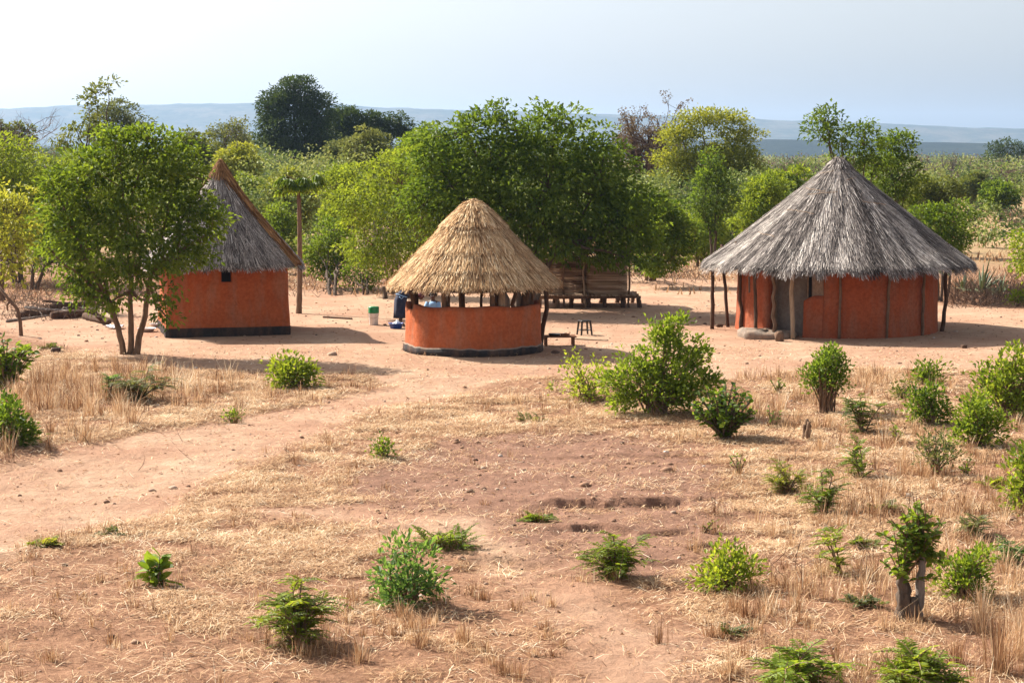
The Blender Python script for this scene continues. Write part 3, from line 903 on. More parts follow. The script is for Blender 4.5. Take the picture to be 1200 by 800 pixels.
# ------------------------------------------------------------------ big round hut on the right
def big_hut():
    D = 55.6
    cx = (981 - 600) / FPX * D
    b = (cx, D, 0.0)
    t = thing('round_hut', 'largest round hut with wide grey thatch, pole veranda and grey clay step', 'hut', b)
    s = D / FPX
    Rw = 2.83; Hw = 2.15
    def ang(px):                 # angle on the front of the wall for a pixel column
        x = ((px - 600) / FPX * (D - 2.2)) - cx
        return -math.acos(max(-1, min(1, x / (Rw + .1))))
    aL, aR = ang(903), ang(940)
    aW1, aW2 = ang(948.5), ang(962)
    hf = lambda a: Hw
    # main wall, from the right side of the doorway all the way round to its left side
    full = 2 * PI
    V, e = wallring(Rw, .2, -.05, hf, aW2, aL + full, 84, .012)
    wl = MB().add(V, e).build('wall', M['wall_dark'], t, True)
    # low orange piece under the window, curved top towards the door
    def low(a):
        f = (a - aR) / (aW2 - aR)
        return 1.02 + .16 * math.sin(min(1, f * 1.5) * PI / 2)
    V, e = wallring(Rw, .2, -.05, low, aR, aW2 - .001, 12, .006)
    MB().add(V, e).build('parapet', M['wall_dark'], t, True)
    # grey clay panel with the dark window slit left of it
    V, e = wallring(Rw - .02, .14, 1.12, hf, aW1, aW2 - .002, 6, .004, 0)
    MB().add(V, e).build('clay_panel', M['grey_clay'], t, True)
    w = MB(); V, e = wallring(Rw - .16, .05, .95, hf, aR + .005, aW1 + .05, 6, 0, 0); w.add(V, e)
    w.build('window', M['hollow'], t)  # black sheet stands in for the dark interior behind the slit
    # recessed grey door
    V, e = wallring(Rw - .38, .08, -.02, hf, aL - .06, aR + .07, 10, .004, 0)
    MB().add(V, e).build('door', M['grey_door'], t, True)
    jm = MB()
    for a_, sg in ((aL, -1), (aR, 1)):
        r0 = Rw - .25
        jm.box((r0 * math.cos(a_ + sg * .02), r0 * math.sin(a_ + sg * .02), Hw / 2), (.30, .04, Hw), a_)
    jm.build('door_jamb', M['grey_clay'], t)
    # step
    st = MB()
    pc = ground_at(904, 392)
    n, m = 26, 7
    V = []
    for k in range(m):
        f = k / (m - 1)
        rr = [1.0, 1.03, 1.03, .99, .9, .5, .01][k]; zz = [-.06, .03, .09, .14, .165, .175, .175][k]
        for j in range(n):
            a = 2 * PI * j / n
            w_ = 1 + .09 * math.sin(3 * a + 1) + .06 * math.sin(7 * a) + .03 * math.sin(13 * a)
            V.append([(899 - 600) / FPX * 53.2 - cx + .78 * rr * w_ * math.copysign(abs(math.cos(a)) ** .75, math.cos(a)),
                      -2.55 + .62 * rr * w_ * math.copysign(abs(math.sin(a)) ** .75, math.sin(a)), zz + (.03 * math.sin(5 * a) + .025 * math.sin(11 * a + k) - .04 * math.cos(a)) * (k > 1)])
    e = [[k * n + j, k * n + (j + 1) % n, (k + 1) * n + (j + 1) % n, (k + 1) * n + j] for k in range(m - 1) for j in range(n)]
    st.add(V, e).build('step', M['grey_clay'], t, True)
    # roof
    He, Ha, Re = 1.93, 5.0, 4.0
    prof = [(.02, Ha), (.28, Ha - .22), (1.0, Ha - .80), (2.1, Ha - 1.66), (3.2, Ha - 2.52), (Re, He)]
    plan = lambda a: 1 + .012 * np.sin(3 * a + 1) + .014 * np.sin(8 * a)
    shellroof(prof, M['under'], t, plan)
    rf = thatch('roof', prof, M['thatch_grey'], t, 115000, (.5, 1.7), .017, .055, plan, slant=.05, hang=.2, tb=.40, tint_streak=.3)
    # binding cords and twigs laid on the thatch
    for (f0, a0, a1) in [(.16, -2.6, -1.95), (.30, -2.55, -2.0), (.36, -2.35, -1.75), (.5, -2.5, -2.05), (.22, -1.5, -1.1), (.42, -1.35, -.95), (.72, -2.6, -2.35)]:
        th = np.linspace(a0, a1, 12)
        r = Re * f0 * 1.0 + .1; z = Ha - (Ha - He) * f0 * .985 + .07
        f = f0 + np.linspace(0, .03, 12) * rng.choice([-1, 1]) + rng.normal(0, .003, 12)
        cd = MB(); cd.tube(np.stack([(Re * f + .1) * np.cos(th), (Re * f + .1) * np.sin(th), Ha - (Ha - He) * f * .975 + .07], 1), .009, 4)
        cd.build('binding', M['post_pale'], rf)
    # ridge tuft
    thatch('cap', [(.05, Ha + .05), (.2, Ha - .05), (.45, Ha - .32)], M['thatch_grey'], rf, 1800, (.2, .42), .024, .05, tb=.4)
    # veranda posts: pixel base, top pixel column, thickness
    posts = [(835.5, 380, 836, .075, 'post_dark', 0, .03), (853.5, 383, 845, .07, 'post_dark', 0, .05), (870, 382.5, 863, .07, 'post_dark', 0, .07),
             (887, 387, 884, .065, 'post_dark', .2, .03), (908, 389, 908, .07, 'post', .2, .13), (931, 397, 930, .085, 'post_pale', 0, .06),
             (985, 392.5, 986, .05, 'post', 0, .03), (1041, 392.5, 1046, .055, 'post', 0, .07), (1083, 391, 1085, .06, 'post', 0, .05), (1103, 388, 1108, .08, 'post_dark', 0, .12)]
    for (px, py, tx, r, mt, z0, wb) in posts:
        g = at(px, py, z0)
        P = np.array([g[0] - cx, g[1] - D])
        rad = math.hypot(*P)
        Rt = 3.55 if px < 960 else (3.5 if px > 1095 else 3.0)
        Rt = 3.0 if 865 < px < 875 else Rt
        if rad > Rt or 865 < px < 875 or 960 < px < 1090:
            y_ = P[1]
            for _ in range(25):
                x_ = (px - 600) / FPX * (D + y_) - cx
                y_ = -math.sqrt(max(.01, Rt * Rt - x_ * x_))
            P = np.array([x_, y_])
        rad = math.hypot(*P)
        zt = Ha - (Ha - He) * (rad / Re) - .08
        dx = (tx - px) * s
        mb = MB(); pole(mb, (P[0], P[1], z0 - .1), (P[0] + dx, P[1] + .03, zt), r * .8, wb, tint=.5)
        mb.build('post', M[mt], t, True)
    for a in (1.0, 1.5, 2.0):
        mb = MB(); p = np.array([3.4 * math.cos(a), 3.4 * math.sin(a)])
        pole(mb, (p[0], p[1], -.1), (p[0] * .99, p[1] * .99, Ha - (Ha - He) * (3.35 / Re) - .08), .06, .06)
        mb.build('post', M['post_dark'], t, True)
    # a strip hanging from the eave by the door
    mb = MB(); g = atd(878, 325, D - 3.0); g2 = atd(878.5, 343, D - 3.0)
    mb.tube([(g[0] - cx, -2.95, g[2] + .02), (g2[0] - cx, -2.95, g2[2])], .028, 6); mb.build('hanging_stick', M['post_dark'], t)
    # rafters
    for k in range(22):
        a = 2 * PI * k / 22 + .1
        mb = MB(); mb.tube([(.2 * math.cos(a), .2 * math.sin(a), Ha - .35), (3.85 * math.cos(a), 3.85 * math.sin(a), He + .16 - .17)], [.03, .035], 5)
        mb.build('rafter', M['post_dark'], t)
    return t
big_hut()

# ------------------------------------------------------------------ golden thatched kitchen in the middle
def kitchen():
    D = 49.6; cx = (555 - 600) / FPX * D
    t = thing('open_kitchen_hut', 'small open-sided round kitchen hut with golden two-tier thatch and low orange wall', 'hut', (cx, D, 0))
    def poly8(a, k=.5):
        seg = 2 * PI / 9; q = (a + .35) % seg - seg / 2
        return (1 - k) + k * math.cos(seg / 2) / math.cos(q)
    Rw = 1.72
    rim = lambda a: 1.24 + .015 * math.sin(9 * a) + .02 * math.sin(4 * a + 1) - (.16 if -PI + .02 < ((a + PI) % (2 * PI)) - PI < -PI + .5 else 0)
    V, e = wallring(Rw, .2, -.05, rim, -PI - .22, .25, 64, .009, .05)
    V = [[x * poly8(math.atan2(y, x)), y * poly8(math.atan2(y, x)), z] for x, y, z in V]
    w = MB().add(V, e).build('wall', M['wall'], t, True)
    # plinth: pale grey wash line and black band hugging the wall foot
    def band(name, off, z0, z1, mat, fr=.012):
        th = np.linspace(-PI - .22, .25, 70); V = []; e = []
        for a in th:
            for (o, z) in ((off, z0), (off, 1), (0, 1), (0, z0)):
                zz = z if z != 1 else z1 + .012 * math.sin(a * 6) + fr * .5 * math.sin(a * 15) + .012 * math.sin(a * 27 + 1) * math.sin(a * 3)
                f = max(0, zz / 1.24); fl = .05 * (1 - f) ** 3
                r = (Rw + .1 + fl + .004 + o + .009 * (math.sin(a * 5 + f * 2) + .6 * math.sin(a * 11 + 3 * f + 1) + .3 * math.sin(a * 23 - 5 * f))) * poly8(a)
                if o == 0: r -= .05
                V.append([r * math.cos(a), r * math.sin(a), zz])
        for j in range(len(th) - 1):
            for k in range(4):
                e.append([j * 4 + k, (j + 1) * 4 + k, (j + 1) * 4 + (k + 1) % 4, j * 4 + (k + 1) % 4])
        MB().add(V, e).build(name, mat, t, True)
    band('wash_line', .004, -.02, .185, M['grey_clay'])
    band('plinth', .03, -.05, .15, M['plinth'])
    He, Ha, Re = 1.68, 3.88, 2.28
    prof = [(.02, Ha), (.25, Ha - .12), (.55, Ha - .42), (.86, Ha - .74), (1.3, Ha - 1.19), (1.8, Ha - 1.72), (Re, He)]
    plan = lambda a: 1 + .015 * np.sin(5 * a) + .01 * np.sin(11 * a + 1)
    shellroof(prof, M['under'], t, plan)
    rf = thatch('roof', prof, M['thatch_gold'], t, 74000, (.35, 1.05), .017, .08, plan, hang=.07, tb=.52, layers=[.40, .62, .82], tint_streak=.12, rough=1.2)
    prof2 = [(.02, Ha + .07), (.25, Ha - .06), (.57, Ha - .35), (.9, Ha - .68)]
    thatch('cap', prof2, M['thatch_gold'], rf, 9000, (.3, .8), .022, .06, plan, hang=.08, tb=.5)
    rg = MB(); th = np.linspace(0, 2 * PI, 40)
    rg.tube(np.stack([.92 * np.cos(th), .92 * np.sin(th), Ha - .70 + .02 * np.sin(th * 5)], 1), .014, 5)
    rg.build('binding', M['thatch_brown'], rf)
    def P(px, y, z): return ((px - 600) / FPX * (D + y) - cx, y, z)
    # posts: bottom px, local y, bottom z, top px, radius, material
    spec = [(484, -.75, .9, 481, .10, 'post_dark', .07), (489, .1, 0, 487, .07, 'post_dark', .05), (519.5, -1.45, 1.0, 518, .10, 'post', .03), (526, -1.4, 1.1, 527, .05, 'post_dark', .02),
            (544, 1.45, 0, 543, .10, 'post_dark', .04), (539, 1.2, 0, 539, .04, 'post', .02), (577, -1.5, 1.05, 576, .075, 'post', .02), (589, -1.48, 1.05, 589, .10, 'post_pale', .03),
            (583, 1.3, 0, 582, .12, 'post_dark', .05), (621, -.95, 1.0, 620, .13, 'post_dark', .03), (629, -.45, 1.0, 628, .055, 'post', .03), (565, 1.6, 0, 566, .05, 'post_dark', .03),
            (604, 1.3, 0, 596, .08, 'post', .2)]
    for (px, y, z0, tx, r, mt, wb) in spec:
        a = P(px, y, z0 - .12); r_ = math.hypot(a[0], a[1])
        if z0 > .5 and r_ > 0: 
            k = (Rw - .15) / r_ if r_ > Rw - .3 else 1
            a = (a[0] * k, a[1] * k, a[2])
        c = P(tx, y * .97, 1.0)
        rr = math.hypot(c[0], c[1]); zt = np.interp(rr, [q[0] for q in prof], [q[1] for q in prof]) - .12
        mb = MB(); pole(mb, a, (c[0], c[1], zt), r * .85, wb); mb.build('post', M[mt], t, True)
    # curved outer branch prop on the right
    mb = MB(); mb.tube([P(633, .3, -.05), P(636, .3, .55), P(641, .2, 1.05), P(640, .15, 1.5), P(636, .1, 1.75)], [.07, .065, .06, .06, .05], 8)
    mb.build('prop', M['post_dark'], t, True)
    for k in range(18):
        a = 2 * PI * k / 18 + .1
        mb = MB(); mb.tube([(.15 * math.cos(a), .15 * math.sin(a), Ha - .35), (2.15 * math.cos(a), 2.15 * math.sin(a), He - .02)], [.025, .03], 5)
        mb.build('rafter', M['post_dark'], t)
    rg = MB(); th = np.linspace(0, 2 * PI, 30); rg.tube(np.stack([1.66 * np.cos(th), 1.66 * np.sin(th), 1.9 + 0 * th], 1), .04, 6); rg.build('ring_beam', M['post_dark'], t)
kitchen()

# ------------------------------------------------------------------ pyramid-roofed hut on the left
def square_hut():
    t = thing('square_hut', 'square orange hut with steep grey pyramid thatch edged in brown reed', 'hut')
    rz = math.radians(14.5)
    A = at(197, 395.3)                              # front left corner on the ground
    Wd, Dp, Hw = 3.42, 3.3, 2.15
    u = np.array([math.cos(rz), math.sin(rz)]); v = np.array([-math.sin(rz), math.cos(rz)])
    c = np.array(A[:2]) + u * Wd / 2 + v * Dp / 2
    t.location = (c[0], c[1], 0); t.rotation_euler = (0, 0, rz)
    # walls as closed slabs of a hollow box, slightly battered, built from a rounded square ring with a window hole in front
    def ring(off, z0, z1, inner, mat, name, rows=10, hole=None, wob=.012):
        pts = []
        def side(a, b, n):
            for k in range(n): pts.append([a[0] + (b[0] - a[0]) * k / n, a[1] + (b[1] - a[1]) * k / n])
        hx, hy = Wd / 2, Dp / 2
        r = .07
        hx_ = [-hx + r, hx - r]
        nf = 34
        side((-hx + r, -hy), (hx - r, -hy), nf); side((hx - r, -hy), (hx, -hy + r), 3)
        side((hx, -hy + r), (hx, hy - r), 20); side((hx, hy - r), (hx - r, hy), 3)
        side((hx - r, hy), (-hx + r, hy), 20); side((-hx + r, hy), (-hx, hy - r), 3)
        side((-hx, hy - r), (-hx, -hy + r), 20); side((-hx, -hy + r), (-hx + r, -hy), 3)
        pts = np.array(pts); n = len(pts)
        nrm = unit(pts)
        V = []
        for sgn in (0, 1):
            for k in range(rows + 1):
                f = k / rows; z = z0 + (z1 - z0) * f
                for j, p in enumerate(pts):
                    w = wob * (math.sin(p[0] * 3.1 + z * 2) + math.sin(p[1] * 4.3 + z * 3 + 1) + .5 * math.sin(p[0] * 9 - z * 5))
                    fl = .045 * (1 - z / Hw) ** 2
                    sc = 1 + (off + w + fl) / 1.7 if sgn == 0 else 1 - inner / 1.7
                    q = p * sc
                    V.append([q[0], q[1], z])
        e = []; half = (rows + 1) * n
        for s in (0, 1):
            for k in range(rows):
                for j in range(n):
                    if hole and j in hole[0] and k in hole[1]:
                        continue
                    a_ = s * half + k * n + j; b_ = s * half + k * n + (j + 1) % n
                    e.append([a_, b_, b_ + n, a_ + n] if s == 0 else [b_, a_, a_ + n, b_ + n])
        for j in range(n):
            a_ = rows * n + j; b_ = rows * n + (j + 1) % n
            e.append([a_, b_, half + b_, half + a_])
            a_ = j; b_ = (j + 1) % n
            e.append([b_, a_, half + a_, half + b_])
        if hole:
            J, K = sorted(hole[0]), sorted(hole[1])
            for j in J:
                for kk, fl in ((K[0], 0), (K[-1] + 1, 1)):
                    a_ = kk * n + j; b_ = a_ + 1
                    e.append([a_, b_, half + b_, half + a_])
            for k in K:
                for jj in (J[0], J[-1] + 1):
                    a_ = k * n + jj; b_ = a_ + n
                    e.append([a_, b_, half + b_, half + a_])
        MB().add(V, e).build(name, mat, t, False)
    rows = 18
    j0 = int(34 * (264 - 197) / 135 - .9); hole = ({j0, j0 + 1, j0 + 2}, {13, 14, 15})
    ring(0, -.05, Hw, .14, M['wall'], 'wall', rows, hole)
    ring(.012, -.06, .25, -.02, M['plinth'], 'plinth', 4)
    wx = -Wd / 2 + .07 + (Wd - .14) * (j0 + 1.5) / 34
    MB().box((wx, -Dp / 2 + .22, 1.66), (.5, .03, .5)).build('window', M['hollow'], t)  # black panel behind the hole, interior shade put in as colour
    # pyramid roof
    He, Ha = 1.98, 4.78
    Re = 2.28
    cxp = 0
    prof = [(.02, Ha), (.5, Ha - .70), (1.2, Ha - 1.56), (1.8, Ha - 2.25), (Re, He)]
    plan = lambda a: square_r(a, .55) * (1 + .008 * np.sin(9 * a))
    shellroof(prof, M['under'], t, plan, 64)
    ap = (.30, .12)
    rf = thatch('roof', prof, M['thatch_grey'], t, 80000, (.45, 1.5), .017, .06, plan, hang=.14, tb=.45, tint_streak=.16, rough=1.5)
    # brown reed bundles down each hip and at the tip
    for k in range(3):
        a = -PI / 4 + k * PI / 2
        hp = MB(); 
        nn = 2200
        n = nn
        f0 = rng.uniform(-.02, .95, n); f1 = np.minimum(1.0, f0 + rng.uniform(.08, .2, n))
        wdt = .05 + .10 * (1 - f0)
        side = rng.normal(0, 1, n) * (.045 + .03 * (1 - f0)); up = rng.uniform(.03, .10, n) + .03 * (f0 < .12)
        d = np.array([math.cos(a), math.sin(a)]); sd = np.array([-d[1], d[0]])
        fr = np.linspace(0, 1, len(prof)); k2 = square_r(np.array([PI / 4]), .55)[0]
        rp = lambda f: np.interp(f, [0, .25, .55, .8, 1.0], [q[0] for q in prof]) * k2 + .02
        zp = lambda f: np.interp(f, [0, .25, .55, .8, 1.0], [q[1] for q in prof]) + .06
        V = np.zeros((n, 2, 2, 3))
        for q, f in enumerate((f0, f1)):
            r = rp(f); z = zp(f) + up - .06 * np.abs(side) / .07
            for e_, sg in enumerate((-1, 1)):
                o = side + sg * .011
                V[:, q, e_, 0] = r * d[0] + o * sd[0]; V[:, q, e_, 1] = r * d[1] + o * sd[1]; V[:, q, e_, 2] = z + (rng.normal(0, .02, n) if q == 1 else 0)
        Fq = (np.arange(n)[:, None] * 4 + np.array([[0, 1, 3, 2]]))
        hp.add(V.reshape(-1, 3), Fq, np.repeat(np.clip(rng.normal(.55, .22, n), 0, 1), 4))
        f = np.linspace(0, 1, 14)
        hp.tube(np.stack([rp(f) * d[0], rp(f) * d[1], zp(f) + .015], 1), np.linspace(.05, .035, 14), 8, .35)
        hp.build('hip_reed', M['thatch_brown'], rf)
    thatch('cap', [(.02, Ha + .22), (.12, Ha + .05), (.34, Ha - .32)], M['thatch_brown'], rf, 1600, (.25, .5), .022, .05, tb=.5)
    for k in range(12):
        a = 2 * PI * k / 12 + .13
        mb = MB(); q = square_r(np.array([a]), .55)[0] * 2.1
        mb.tube([(.15 * math.cos(a), .15 * math.sin(a), Ha - .4), (q * math.cos(a), q * math.sin(a), He + .0)], [.03, .035], 5); mb.build('rafter', M['post_dark'], t)
square_hut()

# ------------------------------------------------------------------ woven granary
def granary():
    D = 64.5
    x0, x1 = (632 - 600) / FPX * D, (737 - 600) / FPX * D
    t = thing('woven_granary', 'woven stick granary on a pole platform under the large shade tree', 'granary', ((x0 + x1) / 2, D, 0))
    hw = (x1 - x0) / 2
    zt = .42
    # platform poles
    for y in (-1.05, 0, 1.05):
        mb = MB(); pole(mb, (-hw - .1, y, zt - .08), (hw + .35, y, zt - .06), .055, .03); mb.build('bearer', M['post'], t, True)
    deck = MB()
    for k in range(52):
        x = -hw - .05 + (2 * hw + .25) * k / 51
        deck.tube([(x, -1.25 + rng.normal(0, .05), zt), (x + rng.normal(0, .01), 1.2, zt)], .033, 5, rng.uniform(.2, .9))
    deck.build('deck', M['weave'], t)
    for x in np.linspace(-hw, hw + .25, 7):
        for y in (-1.05, 1.05):
            mb = MB(); pole(mb, (x + rng.normal(0, .05), y, -.1), (x, y, zt - .1), rng.uniform(.05, .09), .03, 5); mb.build('leg', M[['post', 'post_dark'][int(rng.integers(2))]], t, True)
    # two woven bins side by side, each a wicker cylinder-ish box
    def bin_(cx, rx, ry, h, tb):
        w = MB(); nrow = int(h / .045)
        n = 64
        for k in range(nrow):
            z = zt + .05 + k * .045
            a = np.linspace(0, 2 * PI, n + 1)
            ph = (k % 2) * PI
            sx = np.sign(np.cos(a)) * np.abs(np.cos(a)) ** .45; sy = np.sign(np.sin(a)) * np.abs(np.sin(a)) ** .45
            o = .022 * np.sin(a * 16 + ph)
            P = np.stack([cx + (rx + o) * sx, (ry + o) * sy, z + .006 * np.sin(a * 5 + k)], 1)
            w.tube(P, .024, 4, np.clip(tb + rng.normal(0, .22) + .2 * np.sin(np.repeat(a, 4) * 3 + k), 0, 1), cap=False)
        b = w.build('woven_bin', M['weave'], t)
        return b
    bin_(-hw * .52, hw * .50, .95, 1.22, .45); bin_(hw * .48, hw * .46, .95, 1.18, .6)
    for (x, y) in [(-hw * .98, -1.0), (-hw * .45, -1.02), (hw * .02, -1.02), (hw * .97, -1.0), (-hw * .98, 1), (0, 1.02), (hw * .97, 1)]:
        mb = MB(); pole(mb, (x, y, -.1), (x + rng.normal(0, .04), y, 1.95), .04 if x else .055, .06); mb.build('stake', M['post_pale' if abs(x) < .3 else 'post'], t, True)
    # straw roof on poles, hidden in the tree
    mb = MB()
    for k in range(5):
        mb.tube([(-hw, -1.1 + k * .55, 1.95), (hw, -1.1 + k * .55, 1.95)], .04, 6)
    mb.build('roof_poles', M['post'], t)
    rf = thatch('roof', [(.02, 2.6), (.8, 2.3), (1.55, 2.0)], M['thatch_brown'], t, 8000, (.3, .7), .03, .05, lambda a: square_r(a, .3), hang=.1, tb=.3)
    shellroof([(.02, 2.6), (.8, 2.3), (1.55, 2.0)], M['under'], t, lambda a: square_r(a, .3), 32)
granary()

# ------------------------------------------------------------------ yard objects
def bucket():
    b = ground_at(438, 380.5)
    t = thing('bucket', 'white plastic bucket with bright green lid standing in the yard', 'bucket', b)
    w = plastic('white_plastic', (.72, .68, .66), .4, .3)
    MB().lathe([(.001, 0), (.125, 0), (.132, .01), (.148, .33), (.155, .34), (.155, .36), (.15, .37)], n=28).build('body', w, t, True)
    g = plastic('green_plastic', (.012, .20, .06), .35, .15)
    MB().lathe([(.152, .36), (.165, .362), (.168, .40), (.163, .41), (.165, .46), (.163, .54), (.15, .56), (.001, .565)], n=28).build('lid', g, t, True)
    h = MB(); th = np.linspace(0, PI, 12)
    h.tube(np.stack([.158 * np.cos(th), -.158 + 0 * th - .01 * np.sin(th), .345 - .13 * np.sin(th)], 1), .004, 5); h.build('handle', M['grey_clay'], t)
bucket()
BAS = ground_at(464, 384.5)
def basin():
    t = thing('basin', 'blue plastic washing basin on the ground beside the kitchen hut', 'basin', BAS)
    MB().lathe([(.001, 0), (.16, 0), (.17, .01), (.215, .15), (.235, .155), (.235, .165), (.205, .16), (.165, .02), (.001, .015)], n=30).build('body', plastic('blue_plastic', (.02, .06, .30), .35, .1), t, True)
    # laundry heaped inside: its own thing
    l = thing('laundry', 'crumpled white washing heaped in the blue basin', 'laundry', (BAS[0], BAS[1], BAS[2] + .02))
    n, m = 30, 12; V = []
    for k in range(m):
        f = k / (m - 1)
        for j in range(n):
            a = 2 * PI * j / n
            r = .155 * math.sqrt(1 - f ** 2.2) * (1 + .12 * math.sin(5 * a + 4 * f) + .08 * math.sin(9 * a - 7 * f)) if k < m - 1 else .001
            V.append([r * math.cos(a), r * math.sin(a), .05 + .13 * f + .03 * math.sin(4 * a + 6 * f) + (.05 * math.cos(a) * f)])
    e = [[k * n + j, k * n + (j + 1) % n, (k + 1) * n + (j + 1) % n, (k + 1) * n + j] for k in range(m - 1) for j in range(n)]
    MB().add(V, e).build('cloth', plastic('white_cloth', (.75, .77, .80), .9, .1), l, True)
basin()

def stool():
    b = ground_at(685, 392)
    t = thing('stool', 'black plastic stool with four splayed legs standing in the yard', 'stool', b)
    m = plastic('black_plastic', (.018, .017, .018), .35, .08)
    MB().box((0, 0, .405), (.30, .30, .035)).build('seat', m, t)
    bevel(t.children[0], .015, 3)
    for sx in (-1, 1):
        for sy in (-1, 1):
            MB().tube([(sx * .125, sy * .125, .39), (sx * .165, sy * .165, 0)], [.034, .028], 4).build('leg', m, t)
    for a, c in (((-.15, -.15, .14), (.15, -.15, .14)), ((-.15, .15, .14), (.15, .15, .14)), ((-.15, -.15, .14), (-.15, .15, .14)), ((.15, -.15, .14), (.15, .15, .14))):
        MB().tube([a, c], .012, 4).build('rail', m, t)
    t.rotation_euler = (0, 0, .35)
stool()

def low_bench():
    b = ground_at(655, 404)
    t = thing('low_table', 'low rough wooden table beside the kitchen hut wall', 'table', b, .06)
    m = barkmat('worn_red_wood', (.13, .055, .03), (.27, .13, .075), 7)
    for k in range(3):
        bevel(MB().box((0, -.15 + .15 * k, .25 + .004 * k), (.92, .14, .035), .01 * (k - 1)).build('plank', m, t), .006)
    for x in (-.36, .38):
        for y in (-.16, .16):
            MB().box((x, y, .115), (.07, .06, .23)).build('leg', m, t)
        MB().box((x, 0, .21), (.05, .40, .045)).build('rail', m, t)
    # a dark flat pan on it
    z = b[2] + .275
    p = thing('pan', 'dark round pan lying on the low wooden table', 'pan', (b[0] - .12, b[1] - .02, z))
    MB().lathe([(.001, 0), (.14, 0), (.17, .05), (.18, .055), (.165, .05), (.13, .012), (.001, .01)], n=24).build('bowl', plastic('sooty_metal', (.03, .028, .03), .5, .1), p, True)
    MB().tube([(.16, 0, .045), (.33, .03, .06)], [.012, .015], 6).build('handle', plastic('sooty_handle', (.03, .028, .03), .5, .1), p)
    bk = MB().box((b[0] + .17, b[1], z + .03), (.22, .12, .05), .3)
    tag(bk.build('wood_block', m), 'small dark wooden block on the right end of the low table', 'block')
low_bench()

def plank(px0, py0, px1, py1, w, h, mat, label, name='plank', cat='plank', z=0.02):
    a, b = ground_at(px0, py0), ground_at(px1, py1)
    c = [(a[i] + b[i]) / 2 for i in range(3)]; L = math.hypot(b[0] - a[0], b[1] - a[1])
    o = MB().box((0, 0, 0), (L, w, h)).build(name, mat)
    o.location = (c[0], c[1], c[2] + h / 2 + z - .02); o.rotation_euler = (0, 0, math.atan2(b[1] - a[1], b[0] - a[0]))
    bevel(o, min(w, h) * .2); tag(o, label, cat); return o
plank(672, 397, 712, 399, .12, .03, M['post_pale'], 'pale flat board lying on the ground below the black stool')
plank(379, 372, 412, 374, .09, .05, M['post_dark'], 'dark wooden beam lying flat left of the white bucket', 'beam', 'beam')

def enamel(px, py, r, label, name, cat):
    b = ground_at(px, py)
    t = MB().lathe([(.001, .01), (r * .7, .01), (r, .10), (r * 1.06, .105), (r * 1.0, .09), (r * .68, .02), (.001, .02)], n=26).build(name, plastic(name + '_white', (.7, .66, .64), .4, .3), None, True)
    t.location = b; tag(t, label, cat); return t
enamel(172, 388, .26, 'white enamel dish on the ground between the bushy tree and square hut', 'dish', 'dish')
enamel(182, 383, .16, 'small pale bowl at the left corner of the square hut', 'bowl', 'bowl')
def sheet(px, py, sx, sy, label, name, cat, seed):
    b = ground_at(px, py); n = 12; V = []
    for i in range(n):
        for j in range(n):
            x, y = (i / (n - 1) - .5) * sx, (j / (n - 1) - .5) * sy
            q = 1 + .25 * math.sin(i * 1.3 + seed) * math.cos(j)
            V.append([x * q, y * q, .03 + .09 * abs(math.sin(i * .9 + seed) * math.cos(j * 1.1 + i * .3)) + g1(b[0] + x * q, b[1] + y * q) - b[2]])
    e = [[i * n + j, i * n + j + 1, (i + 1) * n + j + 1, (i + 1) * n + j] for i in range(n - 1) for j in range(n - 1)]
    o = MB().add(V, e).build(name, plastic(name + '_cloth', (.72, .70, .72), .8, .2), None, True)
    so = o.modifiers.new('thick', 'SOLIDIFY'); so.thickness = .006
    o.location = b; tag(o, label, cat)
sheet(135, 385, .45, .5, 'white plastic bag crumpled by the left stem of the bushy tree', 'plastic_bag', 'bag', 1)

# logs
def log(p0, p1, r, label, mat='post_dark', name='log', wob=.08, z0=0, forks=2, cat='log', rend=None, z1=None):
    a, b = ground_at(*p0), ground_at(*p1)
    t = thing(name, label, cat, a, 0, 'logs and branches of the woodpile')
    A = np.array([0, 0, r * .8 + z0]); B = np.array([b[0] - a[0], b[1] - a[1], b[2] - a[2] + (z0 if z1 is None else z1) + r * .6])
    mb = MB(); n = 12
    P = bez(A, B, rng.normal(size=3) * np.array([.3, .5, .0]) * wob * 2, n); P[1:-1] += rng.normal(0, wob * .18, (n - 2, 3)) * np.array([1, 1, .5])
    mb.tube(P, np.linspace(r, rend or r * .6, n) * (1 + rng.normal(0, .08, n)), 8)
    mb.build('stem', M[mat], t, True)
    for k in range(forks):
        q = P[int(rng.integers(3, n - 2))]; L = rng.uniform(.3, .8)
        e = q + np.array([rng.normal(0, .6), rng.normal(0, .4), rng.uniform(.05, .35)]) * L
        mb = MB(); mb.tube(bez(q, e, (0, 0, .05), 5), np.linspace(r * .5, r * .2, 5), 6); mb.build('branch', M[mat], t, True)
log((20, 372), (118, 364), .09, 'long dark log forming the back of the woodpile')
log((60, 374), (140, 370), .13, 'thick dark log ending near the bushy tree stems', z1=.1)
log((30, 366), (95, 372), .06, 'thin grey branch sloping across the woodpile', 'bark_grey', z0=.12)
log((62, 368), (110, 362), .15, 'fattest rounded dark log on top of the woodpile', z0=.1, forks=1)
log((100, 374), (128, 381), .13, 'short dark butt end at the front of the woodpile')
log((108, 367), (134, 379), .11, 'pale barkless log at the right of the woodpile', 'post_pale', z0=.08, forks=1)
log((8, 378), (60, 370), .045, 'slender stick trailing from the left of the woodpile', 'bark_grey', forks=3)
log((112, 364), (130, 362), .07, 'curved dark branch standing up behind the pale log', z0=.05, z1=.5)
